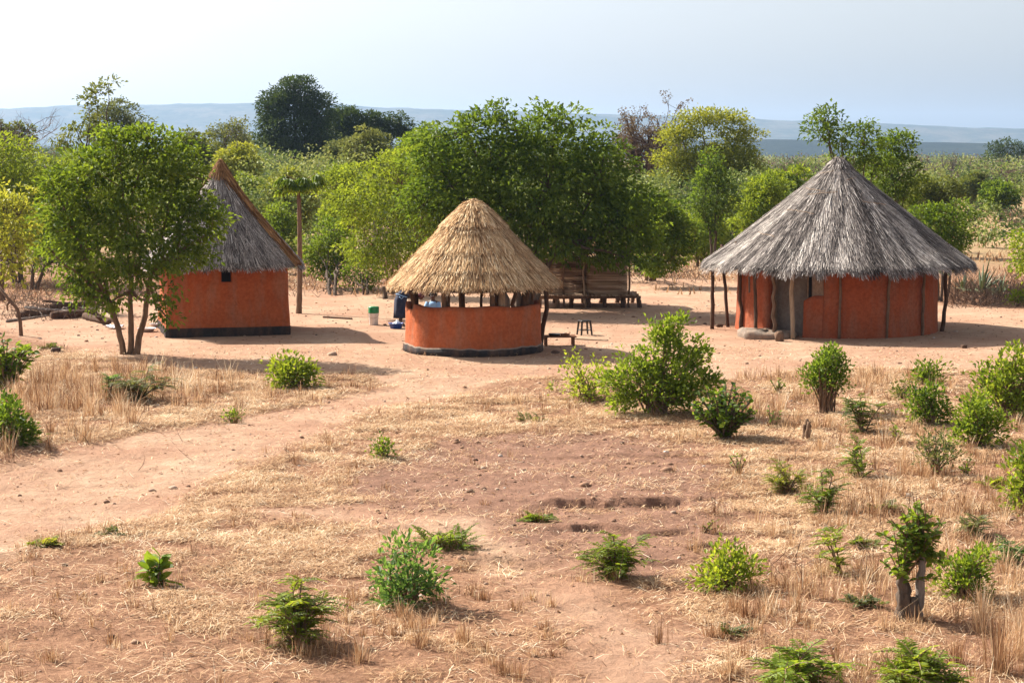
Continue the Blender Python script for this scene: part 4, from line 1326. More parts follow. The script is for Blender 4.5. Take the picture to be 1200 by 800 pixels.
def leaning():
    b = ground_at(25, 393)
    t = thing('bent_pole', 'bent grey pole planted upright at the left of the yard', 'pole', b)
    z = lambda py: atd(25, py, b[1])[2] - b[2]
    s = b[1] / FPX
    mb = MB(); mb.tube([(0, 0, -.1), (-.02, 0, z(378)), (-4 * s, .02, z(362)), (-15 * s, .05, z(350)), (-26 * s, .1, z(336))], [.06, .055, .05, .045, .035], 8)
    mb.build('stem', M['post'], t, True)
    mb = MB(); mb.tube([(-13 * s, .05, z(352)), (-16 * s, 0, z(358)), (-15 * s, 0, z(364))], [.035, .03, .02], 6); mb.build('stub', M['post'], t, True)
leaning()
def rock(px, py, d, label, mat, name='stone', cat='stone', seed=0, z=0):
    b = ground_at(px, py); n, m = 14, 8; V = []
    for k in range(m):
        f = k / (m - 1) * PI
        for j in range(n):
            a = 2 * PI * j / n; q = 1 + .16 * math.sin(3 * a + seed + 2 * f) + .1 * math.sin(5 * a - f * 3)
            sq = lambda c: math.copysign(abs(c) ** .6, c)
            V.append([d[0] / 2 * q * math.sin(f) ** .7 * sq(math.cos(a)), d[1] / 2 * q * math.sin(f) ** .7 * sq(math.sin(a)), d[2] / 2 * (sq(-math.cos(f)) * (1 + .1 * math.sin(4 * a + seed)) + .85)])
    e = [[k * n + j, k * n + (j + 1) % n, (k + 1) * n + (j + 1) % n, (k + 1) * n + j] for k in range(m - 1) for j in range(n)]
    o = MB().add(V, e).build(name, mat, None, True); o.location = (b[0], b[1], b[2] + z); return tag(o, label, cat)
rock(913.5, 399, (.24, .2, .3), 'broken red mud brick standing against the grey clay step', M['post'], 'broken_brick', 'brick', 2)
rock(66, 413.5, (.24, .2, .16), 'small black block lying in the left yard', M['plinth'], 'dark_block', 'block', 1)
rock(843, 383, (.2, .16, .1), 'flat dark stone at the foot of the veranda posts', M['post_dark'], seed=4)
rock(698, 345, (.3, .3, .22), 'dark rounded stone under the granary platform', M['plinth'], seed=6)
rock(1048, 392, (.2, .16, .1), 'small brown stone in front of the big hut wall', M['post'], seed=5)
rock(519, 338.5, (.16, .14, .1), 'small dark stone beyond the kitchen hut', M['post_dark'], seed=3)
rock(1130, 407, (.16, .14, .1), 'small dark clod in the shadow right of the big hut', M['post_dark'], seed=9)

def stump(px, py, h, r, label, mat='bark_dark', n_st=3, grp=None):
    b = ground_at(px, py)
    t = thing('stump', label, 'stump', b, 0, grp)
    for k in range(n_st):
        a = rng.uniform(0, 2 * PI); o = np.array([math.cos(a), math.sin(a), 0]) * r * .8
        hh = h * rng.uniform(.6, 1.05)
        mb = MB(); P = bez(o * .6 - np.array([0, 0, .06]), o * 1.5 + np.array([0, 0, hh]), rng.normal(size=3) * .03, 7)
        P[1:-1] += rng.normal(0, .012, (5, 3))
        mb.tube(P, np.linspace(r * 1.1, r * .62, 7) * (1 + rng.normal(0, .09, 7)), 9); mb.build('stem', M[mat], t, True)
    return t
stump(946, 515, .42, .055, 'dead cut stump with upright splinters among the right bushes', 'bark', 4)
stump(428, 345, .35, .06, 'short dark stump between the saplings behind the yard', 'bark_dark', 2)
stump(453, 350, .5, .09, 'stubby post stump behind the left eave of the kitchen hut', 'bark_dark', 1)

# ------------------------------------------------------------------ people
def skin_body(name, joints, edges, radii, mat, parent, root, sub=2):
    me = bpy.data.meshes.new(name); me.from_pydata(joints, edges, []); me.update()
    o = bpy.data.objects.new(name, me); C.objects.link(o)
    if parent: o.parent = parent
    o.modifiers.new('skin', 'SKIN')
    sk = me.skin_vertices[0] if me.skin_vertices else None
    if sk is None:
        bpy.context.view_layer.objects.active = o
        me.attributes.new('x', 'FLOAT', 'POINT'); sk = me.skin_vertices[0]
    for i, r in enumerate(radii):
        sk.data[i].radius = r if isinstance(r, tuple) else (r, r)
    sk.data[root].use_root = True
    s = o.modifiers.new('sub', 'SUBSURF'); s.levels = s.render_levels = sub
    me.materials.append(mat)
    return o

def person(label, base, J, rz, skin, dress, hairm, sitting=False):
    """J: dict of joint positions; builds a body, dress, top, hair"""
    t = thing('person', label, 'person', base, rz)
    order = ['pelvis', 'waist', 'chest', 'neck', 'head_b', 'head', 'head_t',
             'lsh', 'lel', 'lwr', 'lpa', 'rsh', 'rel', 'rwr', 'rpa', 'lhip', 'lkn', 'lan', 'lto', 'rhip', 'rkn', 'ran', 'rto']
    P = [tuple(J[k]) for k in order]; ix = {k: i for i, k in enumerate(order)}
    E = [(ix[a], ix[b]) for a, b in [('pelvis', 'waist'), ('waist', 'chest'), ('chest', 'neck'), ('neck', 'head_b'), ('head_b', 'head'), ('head', 'head_t'),
         ('chest', 'lsh'), ('lsh', 'lel'), ('lel', 'lwr'), ('lwr', 'lpa'), ('chest', 'rsh'), ('rsh', 'rel'), ('rel', 'rwr'), ('rwr', 'rpa'),
         ('pelvis', 'lhip'), ('lhip', 'lkn'), ('lkn', 'lan'), ('lan', 'lto'), ('pelvis', 'rhip'), ('rhip', 'rkn'), ('rkn', 'ran'), ('ran', 'rto')]]
    R = [.13, .115, (.15, .11), .055, .06, .098, .075, .06, .045, .03, (.038, .02), .06, .045, .03, (.038, .02), .095, .06, .04, .035, .095, .06, .04, .035]
    for s in 'lr':                                   # five fingers
        w = np.array(J[s + 'wr']); p = np.array(J[s + 'pa']); d = unit(p - w); sd = unit(np.cross(d, [0.1, 1, .2]))
        for k, (o, L) in enumerate([(-.03, .05), (-.015, .072), (0, .078), (.015, .07), (.028, .056)]):
            a = p + sd * o * (1.0 if k else 1.3) + d * (-.02 if k == 0 else .0); b = a + d * L * .6 + sd * (o * .35 - (.02 if k == 0 else 0)); c = b + d * L * .45 + np.array([0, 0, -.012])
            i0 = len(P); P += [tuple(a), tuple(b), tuple(c)]; E += [(ix[s + 'pa'], i0), (i0, i0 + 1), (i0 + 1, i0 + 2)]; R += [.010, .009, .007]
    body = skin_body('body', P, E, R, skin, t, 0)
    hd, hb, ht = (np.array(J[k]) for k in ('head', 'head_b', 'head_t'))
    return t, body, hd
SK = plastic('dark_brown_skin', (.075, .038, .024), .5, 0)
HR = plastic('black_hair', (.01, .009, .009), .85, 0)
NV = plastic('navy_cloth', (.012, .018, .045), .9, .1)
BL = plastic('light_blue_cloth', (.22, .36, .55), .9, .08)
MR = plastic('maroon_cloth', (.10, .02, .025), .9, .1)

def loft(rings, mat, name, parent, n=26, fold=.05, seed=0):
    """cloth tube through rings (centre, rx, ry, axis) ; open ends closed"""
    V = []
    for k, (c, rx, ry, ax) in enumerate(rings):
        ax = unit(np.array(ax, float)); u = unit(np.cross([0, 1, .001], ax)); v = np.cross(ax, u)
        for j in range(n):
            a = 2 * PI * j / n; q = 1 + fold * (k / len(rings)) * math.sin(7 * a + seed) 
            V.append(np.array(c) + u * rx * q * math.cos(a) + v * ry * q * math.sin(a))
    m = len(rings)
    e = [[k * n + j, k * n + (j + 1) % n, (k + 1) * n + (j + 1) % n, (k + 1) * n + j] for k in range(m - 1) for j in range(n)]
    o = MB().add(V, e).build(name, mat, parent, True)
    s = o.modifiers.new('thick', 'SOLIDIFY'); s.thickness = .008
    return o

def face_and_hair(t, hd, fwd, up, wrap=None):
    fwd, up = unit(np.array(fwd, float)), unit(np.array(up, float)); rt = np.cross(fwd, up)
    n, m = 22, 12; V = []
    for k in range(m):
        f = k / (m - 1) * PI * .62
        for j in range(n):
            a = 2 * PI * j / n
            d = up * math.cos(f) + (fwd * math.cos(a) + rt * math.sin(a)) * math.sin(f)
            if d @ fwd > .45 and d @ up < .6: d = unit(d - fwd * .5 + up * .5)
            V.append(hd + up * .012 - fwd * .012 + d * .118)
    e = [[k * n + j, k * n + (j + 1) % n, (k + 1) * n + (j + 1) % n, (k + 1) * n + j] for k in range(m - 1) for j in range(n)]
    MB().add(V, e).build('head_scarf' if wrap else 'hair', wrap or HR, t, True)
    wh = plastic('eye_white', (.6, .58, .55), .3, 0)
    for s in (-1, 1):
        c = hd + fwd * .088 + rt * .034 * s + up * .008
        MB().lathe([(.001, -.012), (.010, -.008), (.013, 0), (.010, .008), (.001, .012)], c, 10).build('eye', wh, t, True)
        ea = hd + rt * .098 * s - up * .005
        MB().lathe([(.001, -.03), (.014, -.02), (.018, 0), (.014, .02), (.001, .03)], ea, 10).build('ear', SK, t, True)
    MB().tube([hd + fwd * .09 + up * .012, hd + fwd * .115 - up * .018, hd + fwd * .095 - up * .026], [.010, .015, .011], 8).build('nose', SK, t, True)
    MB().tube([hd + fwd * .09 - up * .05 - rt * .024, hd + fwd * .102 - up * .05, hd + fwd * .09 - up * .05 + rt * .024], [.006, .010, .006], 8).build('mouth', MR, t, True)

def people():
    # woman bending over the washing, skirt towards the camera; local +x = bending direction
    b = ground_at(469, 383)
    b = (b[0], b[1] + .35, g1(b[0], b[1] + .35))
    J = dict(pelvis=(0, 0, .88), waist=(.12, .05, .96), chest=(.36, .10, .97), neck=(.50, .12, .93), head_b=(.57, .13, .90), head=(.64, .13, .86), head_t=(.71, .13, .80),
             lsh=(.40, .27, .92), lel=(.42, .27, .66), lwr=(.30, .15, .45), lpa=(.27, .12, .38), rsh=(.40, -.06, .92), rel=(.38, -.12, .66), rwr=(.25, -.18, .45), rpa=(.2, -.2, .38),
             lhip=(0, .10, .86), lkn=(.03, .12, .47), lan=(-.01, .12, .08), lto=(.13, .12, .035), rhip=(0, -.10, .86), rkn=(.02, -.11, .47), ran=(-.03, -.11, .08), rto=(.11, -.12, .035))
    t, body, hd = person('woman in a long navy skirt bending over beside the blue basin', b, J, .25, SK, NV, HR)
    loft([((.16, .05, 1.0), .13, .15, (1, .3, .5)), ((.05, .02, .93), .16, .19, (.4, 0, 1)), ((0, 0, .78), .18, .21, (0, 0, 1)), ((0, 0, .5), .19, .22, (0, 0, 1)), ((.01, 0, .24), .21, .25, (0, .05, 1))], NV, 'skirt', t, fold=.13)
    loft([((.06, .02, .95), .155, .19, (.8, .2, .3)), ((.2, .06, .98), .14, .17, (1, .2, 0)), ((.38, .10, .97), .15, .19, (1, .1, 0)), ((.47, .12, .94), .08, .10, (1, 0, -.2))], plastic('dark_blouse', (.02, .022, .04), .9, .1), 'blouse', t, fold=.02)
    th = np.linspace(0, 2 * PI, 30)
    sash = MB(); sash.tube(np.stack([.03 + .17 * np.cos(th), .02 + .2 * np.sin(th), .92 - .05 * np.cos(th)], 1), .014, 6); sash.tube([(-.08, -.17, .90), (-.02, -.215, .84), (.05, -.20, .90)], .012, 6)
    sash.build('sash', BL, t, True)
    face_and_hair(t, hd, (.75, 0, -.65), (.65, 0, .75), MR)
    # seated person in a light blue shirt behind the kitchen hut
    g = ground_at(507, 377); D2 = 54.6; g = ((507.5 - 600) / FPX * D2, D2, g1(0, D2))
    J = dict(pelvis=(0, 0, .42), waist=(0, .0, .55), chest=(.01, -.03, .78), neck=(.01, -.04, .93), head_b=(.01, -.05, .99), head=(.01, -.06, 1.07), head_t=(.01, -.05, 1.14),
             lsh=(.17, -.03, .86), lel=(.24, -.12, .62), lwr=(.12, -.32, .52), lpa=(.08, -.38, .50), rsh=(-.16, -.03, .86), rel=(-.24, -.12, .62), rwr=(-.12, -.32, .52), rpa=(-.08, -.38, .50),
             lhip=(.09, -.04, .40), lkn=(.13, -.44, .46), lan=(.12, -.46, .07), lto=(.13, -.60, .035), rhip=(-.09, -.04, .40), rkn=(-.13, -.44, .46), ran=(-.12, -.46, .07), rto=(-.13, -.60, .035))
    t, body, hd = person('person in a light blue shirt sitting behind the kitchen hut posts', g, J, -.3, SK, BL, HR)
    loft([((0, 0, .40), .16, .13, (0, 0, 1)), ((0, 0, .6), .15, .12, (0, 0, 1)), ((.01, -.03, .8), .18, .12, (0, 0, 1)), ((.01, -.04, .90), .09, .07, (0, 0, 1))], BL, 'shirt', t, fold=.02)
    for s in (1, -1):
        k = 'l' if s > 0 else 'r'
        a, c = np.array(J[k + 'sh']), np.array(J[k + 'el']); MB().tube([a, a * .4 + c * .6, c], [.07, .06, .062], 10).build('sleeve', BL, t, True)
        a, c, e = np.array(J[k + 'hip']), np.array(J[k + 'kn']), np.array(J[k + 'an']); MB().tube(np.vstack([bez(a, c, (0, 0, .02), 5), bez(c, e, (0, 0, 0), 5)[1:]]), [.11, .1, .09, .085, .08, .075, .07, .065, .06], 12).build('trouser_leg', NV, t, True)
    face_and_hair(t, hd, (0, -1, -.1), (0, -.1, 1))
    st = thing('wooden_stool', 'squat log stool under the seated person behind the kitchen hut', 'stool', (g[0], g[1] + .03, g[2]))
    MB().lathe([(.001, 0), (.15, 0), (.13, .05), (.11, .16), (.15, .27), (.16, .30), (.001, .305)], n=16).build('seat', M['post'], st, True)
people()

# ------------------------------------------------------------------ shrubs
def frond(P0, d0, L, npair, ll, tb, up=(0, 0, 1), curve=-.5, st=None, asp=.36, taper=True):
    """compound leaf: returns leaflet arrays"""
    d0 = unit(np.array(d0, float)); up = np.array(up, float)
    t = np.linspace(.12, 1, npair)
    pts = np.array(P0)[None] + d0[None] * (t * L)[:, None] + np.array([0, 0, 1.])[None] * (curve * L * t ** 2 * .5)[:, None]
    tang = unit(d0[None] + np.array([0, 0, 1.])[None] * (curve * t)[:, None])
    side = unit(np.cross(tang, up)); nn = unit(np.cross(side, tang))
    Ps, Ds, Ns, Ls = [], [], [], []
    for s in (-1, 1):
        Ps.append(pts); Ds.append(unit(side * s + tang * .45 + nn * .12 + rng.normal(0, .1, side.shape))); Ns.append(nn + rng.normal(0, .15, nn.shape))
        Ls.append(ll * (np.sin(np.clip(t * .85 + .15, 0, 1) * PI) * .5 + .6 if taper else np.ones(npair)) * rng.uniform(.85, 1.1, npair))
    Ps.append(pts[-1:]); Ds.append(tang[-1:]); Ns.append(nn[-1:]); Ls.append(np.array([ll]))
    Ps, Ds, Ns, Ls = np.vstack(Ps), np.vstack(Ds), unit(np.vstack(Ns)), np.concatenate(Ls)
    if st is not None:
        st.tube(np.vstack([[P0], pts[::max(1, npair // 4)]]), .0035 + L * .006, 3, .5, cap=False)
    return leaf_quads(Ps, Ds, Ns, Ls, Ls * asp, np.clip(tb + rng.normal(0, .1, len(Ps)), 0, 1), .1)

class LC:
    def __init__(s): s.V, s.F, s.T, s.n = [], [], [], 0
    def add(s, r):
        V, Fq, T = r; s.V.append(V); s.F.append(Fq + s.n); s.T.append(T); s.n += len(V)
    def build(s, mat, parent, name='leaves'): return mesh_fast(name, np.vstack(s.V), np.vstack(s.F), mat, parent, {'tint': np.concatenate(s.T)})

SHRUBS = []
def shrub(label, bx, by, box, kind, col, n, leaf, name='shrub', stem='bark', cat='shrub', dens=1.0, tb=.5, lobes=None, hstem=0):
    """box in photo pixels (x0,y0,x1,y1); base pixel bx,by"""
    b = ground_at(bx, by); D = b[1]; s = D / FPX
    t = thing(name, label, cat, b)
    SHRUBS.append((b[0], b[1], (box[2] - box[0]) / 2 * s))
    W = (box[2] - box[0]) * s; Hh = (by - box[1]) * s * 1.0; cx = ((box[0] + box[2]) / 2 - bx) * s
    zl = max(0.02, (by - box[3]) * s)
    st = MB(); lc = LC()
    if kind in ('feather', 'low'): leaf *= 1.45
    if kind == 'feather': n = max(3, int(n * .55))
    if kind == 'bush': n = int(n * .62); leaf *= 1.15
    if kind == 'feather':                     # many shoots each with compound leaves
        for k in range(n):
            a = rng.uniform(0, 2 * PI); q = rng.uniform(0, 1) ** .45
            tip = np.array([cx * q + math.cos(a) * W * .38 * q, math.sin(a) * W * .38 * q, zl + (Hh * .86 - zl) * rng.uniform(.35, 1) * (1 - .35 * q * q)])
            Q = bez((rng.normal(0, .02), rng.normal(0, .02), 0), tip, np.array([0, 0, .15 * Hh]), 6); st.tube(Q, np.linspace(.008, .004, 6) * (1 + Hh), 4, .5, cap=False)
            for f in np.linspace(.15, 1, 6):
                p = Q[int(f * 5)]; m = 2 if f < 1 else 3
                for j in range(m):
                    aa = rng.uniform(0, 2 * PI); el = rng.uniform(-.1, .7)
                    d = np.array([math.cos(aa) * math.cos(el), math.sin(aa) * math.cos(el), math.sin(el)]) + unit(np.array([tip[0], tip[1], .1])) * .4
                    lc.add(frond(p, d, leaf * rng.uniform(2.4, 3.9), 7, leaf, tb + .08 + rng.normal(0, .14), st=st))
    elif kind == 'low':                       # rosette of compound leaves close to the ground
        for k in range(n):
            a = 2 * PI * k / n + rng.normal(0, .3); el = rng.uniform(.15, 1.0)
            p = np.array([cx + rng.normal(0, W * .2), rng.normal(0, W * .12), .02])
            d = (math.cos(a) * math.cos(el), math.sin(a) * math.cos(el), math.sin(el))
            lc.add(frond(p, d, min(W * .42, Hh * 1.25) * rng.uniform(.7, 1.1), 9, leaf, tb + rng.normal(0, .12), st=st, asp=.42))
    elif kind == 'broad':                     # big simple leaves on upright shoots
        for k in range(n):
            a = rng.uniform(0, 2 * PI); q = rng.uniform(0, 1) ** .55
            tip = np.array([cx * q + math.cos(a) * W * .40 * q, math.sin(a) * W * .38 * q, zl + (Hh * .9 - zl) * rng.uniform(.35, 1) * (1 - .3 * q * q)])
            Q = bez((rng.normal(0, .03), rng.normal(0, .03), 0), tip, np.array([0, 0, .1 * Hh]), 8); st.tube(Q, np.linspace(.010, .004, 8) * (1 + Hh * .8), 4, .5, cap=False)
            m = int(11 * dens); f = rng.uniform(.1, 1, m); f[:2] = 1
            p = Q[(f * 7).astype(int)]; aa = rng.uniform(0, 2 * PI, m); el = rng.uniform(-.15, 1.0, m)
            d = np.stack([np.cos(aa) * np.cos(el), np.sin(aa) * np.cos(el), np.sin(el)], 1)
            L = leaf * rng.uniform(.7, 1.25, m)
            nn = unit(np.array([0, 0, 1.]) + rng.normal(0, .45, (m, 3)))
            lc.add(two_leaf(p, d, nn, L, L * .56, np.clip(tb + rng.normal(0, .2, m), 0, 1)))
    elif kind == 'bush':                      # dense small leaves in clumps
        lo = lobes or auto_local(W, Hh, cx, zl)
        vol = np.array([r[0] * r[1] * r[2] for _, r in lo]) ** .7; vol /= vol.sum()
        cs = []
        for (c, r), w in zip(lo, vol):
            k = max(3, int(n / 30 * w)); dd = rnd_dirs(k) * (rng.uniform(0, 1, k) ** .36 * np.where(rng.uniform(0, 1, k) < .12, 1.3, 1))[:, None]
            cs.append(np.array(c) + dd * np.array(r) * (1 + .4 * lump(dd, 3, int(bx) + k))[:, None])
        cs = np.vstack(cs); cs = cs[cs[:, 2] > .02]
        ci = rng.integers(0, len(cs), n)
        leaf *= 1.15; off = unit(rng.normal(size=(n, 3)) + np.array([0, 0, .4])) * leaf * rng.uniform(.5, 2.6, n)[:, None]; P = cs[ci] + off
        P[:, 2] = np.maximum(P[:, 2], .03)
        d = unit(unit(off) * .8 + unit(P - np.array([cx, 0, 0])) * .5 + rng.normal(size=P.shape) * .4 + [0, 0, .05])
        L = leaf * rng.uniform(.65, 1.3, n)
        ct = rng.normal(0, .17, len(cs))
        lc.add(leaf_quads(P, d, unit(np.array([0, 0, 1.]) + rng.normal(size=P.shape) * .5), L, L * .55, np.clip(tb + ct[ci] + rng.normal(0, .18, n), 0, 1)))
        for c in cs[rng.permutation(len(cs))[:55]]:
            Q = bez((rng.normal(0, .05) * W, rng.normal(0, .05) * W, hstem * .6 * Hh * 0), c, np.array([0, 0, .12 * Hh]), 5); st.tube(Q, np.linspace(.012, .004, 5) * (.6 + Hh * .6), 4, .5, cap=False)
    lc.build(LF[col], t, 'leaves'); st.build('stems', M['bark_dark' if stem == 'dark' else 'bark'], t)
    return t

def two_leaf(p, d, nn, L, Wd, tint):
    """simple broad leaf of two folded halves made of four quads: rounder outline than a kite"""
    S = unit(np.cross(d, nn)); nn = np.cross(S, d); L = L[:, None]; Wd = Wd[:, None]
    prof = [(0, 0), (.22, .36), (.52, .5), (.8, .34), (1, 0)]
    mid = [p + d * L * f - nn * L * .16 * f * f for f, _ in prof]
    V = []; 
    n = len(p)
    A = np.stack([mid[0], mid[1], mid[2], mid[3], mid[4]] + [mid[k] + S * Wd * prof[k][1] + nn * Wd * .13 for k in (1, 2, 3)] + [mid[k] - S * Wd * prof[k][1] + nn * Wd * .13 for k in (1, 2, 3)], 1)
    f = np.array([[0, 1, 5, 5], [1, 2, 6, 5], [2, 3, 7, 6], [3, 4, 4, 7], [0, 8, 8, 1], [1, 8, 9, 2], [2, 9, 10, 3], [3, 10, 4, 4]])
    # quads only: replace degenerate ends by kites
    f = np.array([[0, 1, 2, 5], [5, 2, 6, 5], [2, 3, 7, 6], [3, 4, 7, 3], [0, 8, 2, 1]])
    f = np.array([[0, 1, 6, 5], [1, 2, 6, 1], [2, 3, 7, 6], [3, 4, 7, 3]])
    q = [[0, 2, 6, 5], [2, 4, 7, 6], [0, 8, 9, 2], [2, 9, 10, 4]]
    Fq = (np.arange(n)[:, None, None] * 11 + np.array(q)[None]).reshape(-1, 4)
    return A.reshape(-1, 3), Fq, np.repeat(tint, 11)

def auto_local(W, Hh, cx, zl):
    o = []
    for k in range(4):
        a = 2 * PI * k / 4 + rng.uniform(-.4, .4); q = rng.uniform(.16, .34)
        o.append(((cx + math.cos(a) * W * q, math.sin(a) * W * q * .8, zl + (Hh - zl) * rng.uniform(.12, .24)), (W * rng.uniform(.14, .24), W * .2, (Hh - zl) * rng.uniform(.14, .22))))
    for k in range(6):
        a = 2 * PI * k / 6 + rng.uniform(-.3, .3)
        q = rng.uniform(.16, .36)
        o.append(((cx + math.cos(a) * W * q, math.sin(a) * W * q * .8, zl + (Hh - zl) * rng.uniform(.2, .68)), (W * rng.uniform(.14, .24), W * .2, (Hh - zl) * rng.uniform(.18, .32))))
    o.append(((cx + rng.uniform(-.1, .1) * W, 0, zl + (Hh - zl) * .68), (W * .24, W * .24, (Hh - zl) * .32)))
    return o

shrub('large-leaved shrub cut by the left edge below the yard', 8, 458, (-40, 384, 52, 458), 'broad', 'mid', 60, .17, dens=1.2, tb=.55)
shrub('dark low bush at the left edge under the large-leaved shrub', 10, 524, (-30, 468, 58, 524), 'bush', 'deep', 2600, .075, tb=.45)
shrub('straggling pale green bush in front of the bushy tree stems', 165, 470, (122, 420, 216, 470), 'feather', 'grey', 26, .055, tb=.8)
shrub('upright wispy sprig left of the bushy tree stems', 128, 470, (116, 405, 140, 468), 'feather', 'blue', 4, .045, tb=.6, name='sapling')
shrub('compact lively green bush beside the path before the huts', 345, 454, (312, 413, 372, 454), 'bush', 'lime', 1900, .085, tb=.45)
shrub('tiny leafy tuft on the left grass beside the path', 272, 493, (262, 479, 282, 493), 'bush', 'mid', 220, .05, name='seedling', tb=.5)
shrub('low dark green tuft in the left yard near the black block', 58, 409, (44, 396, 70, 409), 'low', 'mid', 16, .07, name='seedling', tb=.4)
shrub('small round green tuft right of the path bend', 450, 537, (435, 514, 464, 537), 'bush', 'mid', 420, .05, name='seedling', tb=.5)
shrub('cabbage-like seedling with big upright leaves on the left foreground', 190, 684, (165, 636, 216, 684), 'broad', 'mid', 6, .21, name='seedling', dens=.7, tb=.6)
shrub('feathery foreground bush left of centre with a tall grey shoot', 348, 752, (298, 655, 402, 752), 'feather', 'lime', 26, .055, tb=.45)
shrub('bluish green lobed bush in the centre foreground', 482, 704, (432, 632, 520, 704), 'bush', 'blue', 1700, .062, tb=.62)
shrub('wide low fern-like plant just above the bluish bush', 524, 643, (480, 615, 562, 643), 'low', 'mid', 44, .05, tb=.6)
shrub('flat little rosette on the bare dug earth', 629, 613, (606, 598, 652, 613), 'low', 'mid', 26, .045, name='seedling', tb=.6)
shrub('spreading feathery bush on the edge of the dug pit', 722, 676, (674, 612, 772, 676), 'feather', 'lime', 26, .05, tb=.3)
shrub('largest lush green bush right of the kitchen hut', 770, 487, (705, 374, 828, 487), 'bush', 'mid', 9500, .075, tb=.72, lobes=[((-.05, 0, .5), (.75, .6, .35)), ((.45, 0, .35), (.5, .5, .3)), ((-.7, 0, .32), (.42, .4, .26)), ((.2, 0, .85), (.6, .5, .35)), ((-.35, 0, .95), (.42, .4, .28)), ((.6, 0, 1.05), (.38, .35, .26)), ((.2, 0, 1.35), (.42, .4, .3)), ((-.1, 0, 1.5), (.2, .2, .22)), ((.4, 0, 1.65), (.22, .22, .24)), ((1.0, 0, .6), (.25, .3, .25)), ((-.8, 0, .65), (.24, .3, .2)), ((.1, 0, 1.8), (.1, .1, .18)), ((.8, 0, 1.25), (.2, .2, .2))])
shrub('loose pale sprig sprawling left of the lush bush', 690, 470, (648, 408, 722, 470), 'bush', 'lime', 1100, .07, tb=.85)
shrub('dark broad-leaved bush right of the lush bush', 850, 513, (800, 436, 896, 513), 'broad', 'mid', 95, .125, dens=1.2, tb=.3, stem='dark')
shrub('round-headed bush on a clear stem before the big hut', 968, 484, (935, 405, 1001, 456), 'bush', 'deep', 3000, .065, name='sapling', tb=.62)
shrub('open dark feathery bush right of the round-headed bush', 1010, 507, (982, 450, 1042, 500), 'feather', 'deep', 18, .05, tb=.4)
shrub('small dense bush standing in front of the right side of the big hut', 1088, 498, (1062, 450, 1113, 498), 'bush', 'deep', 1900, .07, tb=.6)
shrub('little upright bush above the small dense bush', 1083, 452, (1066, 416, 1106, 452), 'bush', 'mid', 900, .07, tb=.5)
shrub('rounded green bush near the right edge', 1148, 524, (1112, 466, 1182, 524), 'bush', 'mid', 2600, .065, tb=.6)
shrub('broad tall bush against the right edge of the picture', 1180, 490, (1138, 406, 1226, 490), 'bush', 'lime', 4200, .08, tb=.4)
shrub('bright leafy shrub cut by the right edge lower down', 1198, 600, (1174, 524, 1236, 600), 'bush', 'lime', 1700, .07, tb=.5)
shrub('yellow-green ferny bush below the dead cut stump', 924, 577, (898, 520, 950, 577), 'feather', 'yellow', 16, .045, tb=.3)
shrub('darker ferny bush leaning right of the yellow-green one', 966, 600, (938, 536, 994, 600), 'feather', 'deep', 16, .045, tb=.7)
shrub('sparse green sapling in dry grass below the feathery bush', 1010, 558, (984, 512, 1040, 556), 'feather', 'mid', 9, .05, name='sapling', tb=.6)
shrub('wispy grey-green bush with brown stems right of the sparse sapling', 1096, 556, (1072, 500, 1122, 545), 'bush', 'grey', 900, .05, tb=.6)
shrub('small umbrella-shaped sapling with drooping yellow-green leaves', 983, 672, (945, 604, 1006, 640), 'feather', 'lime', 7, .05, name='sapling', tb=.55)
shrub('low spreading leafy plant right of the dug pit', 852, 688, (806, 634, 900, 688), 'bush', 'lime', 1300, .06, tb=.6)
shrub('sprawling small-leaved bush behind the big sprouting stump', 1128, 702, (1092, 640, 1168, 702), 'bush', 'mid', 1700, .05, tb=.6)
shrub('pair of drooping leafy sprays at the bottom edge right of centre', 930, 806, (880, 752, 988, 806), 'feather', 'mid', 14, .065, tb=.75)
shrub('yellow-green bush at the bottom edge below the sprouting stump', 1075, 822, (1020, 740, 1124, 822), 'feather', 'lime', 22, .06, tb=.5)
shrub('thin leafy sprig right of the dark broad-leaved bush', 866, 556, (850, 520, 882, 552), 'broad', 'mid', 7, .06, name='sapling', dens=.6, tb=.5)
shrub('creeping yellowish tuft at the left edge of the lower path', 52, 640, (32, 624, 74, 640), 'low', 'yellow', 22, .045, name='seedling', tb=.4)
shrub('creeping green tuft just right of the yellowish tuft', 122, 628, (108, 608, 140, 628), 'low', 'grey', 14, .045, name='seedling', tb=.7)
shrub('faint green sprig on the dry grass above the dug earth', 628, 497, (608, 482, 646, 497), 'low', 'grey', 12, .05, name='seedling', tb=.8)
shrub('lone leafy sprig near the right edge beside the tall dry tussock', 1188, 662, (1164, 625, 1206, 655), 'feather', 'blue', 4, .05, name='sapling', tb=.5)
shrub('thin twiggy sprout at the right lip of the dug pit', 826, 622, (806, 602, 860, 620), 'broad', 'olive', 6, .05, name='sapling', dens=.6, tb=.5)
shrub('small low bush under the trees at the left back of the yard', 100, 352, (82, 326, 122, 352), 'bush', 'deep', 700, .1, tb=.6)
shrub('green bush at the right end of the sisal patch', 1192, 358, (1182, 344, 1206, 358), 'bush', 'lime', 420, .09, tb=.4)

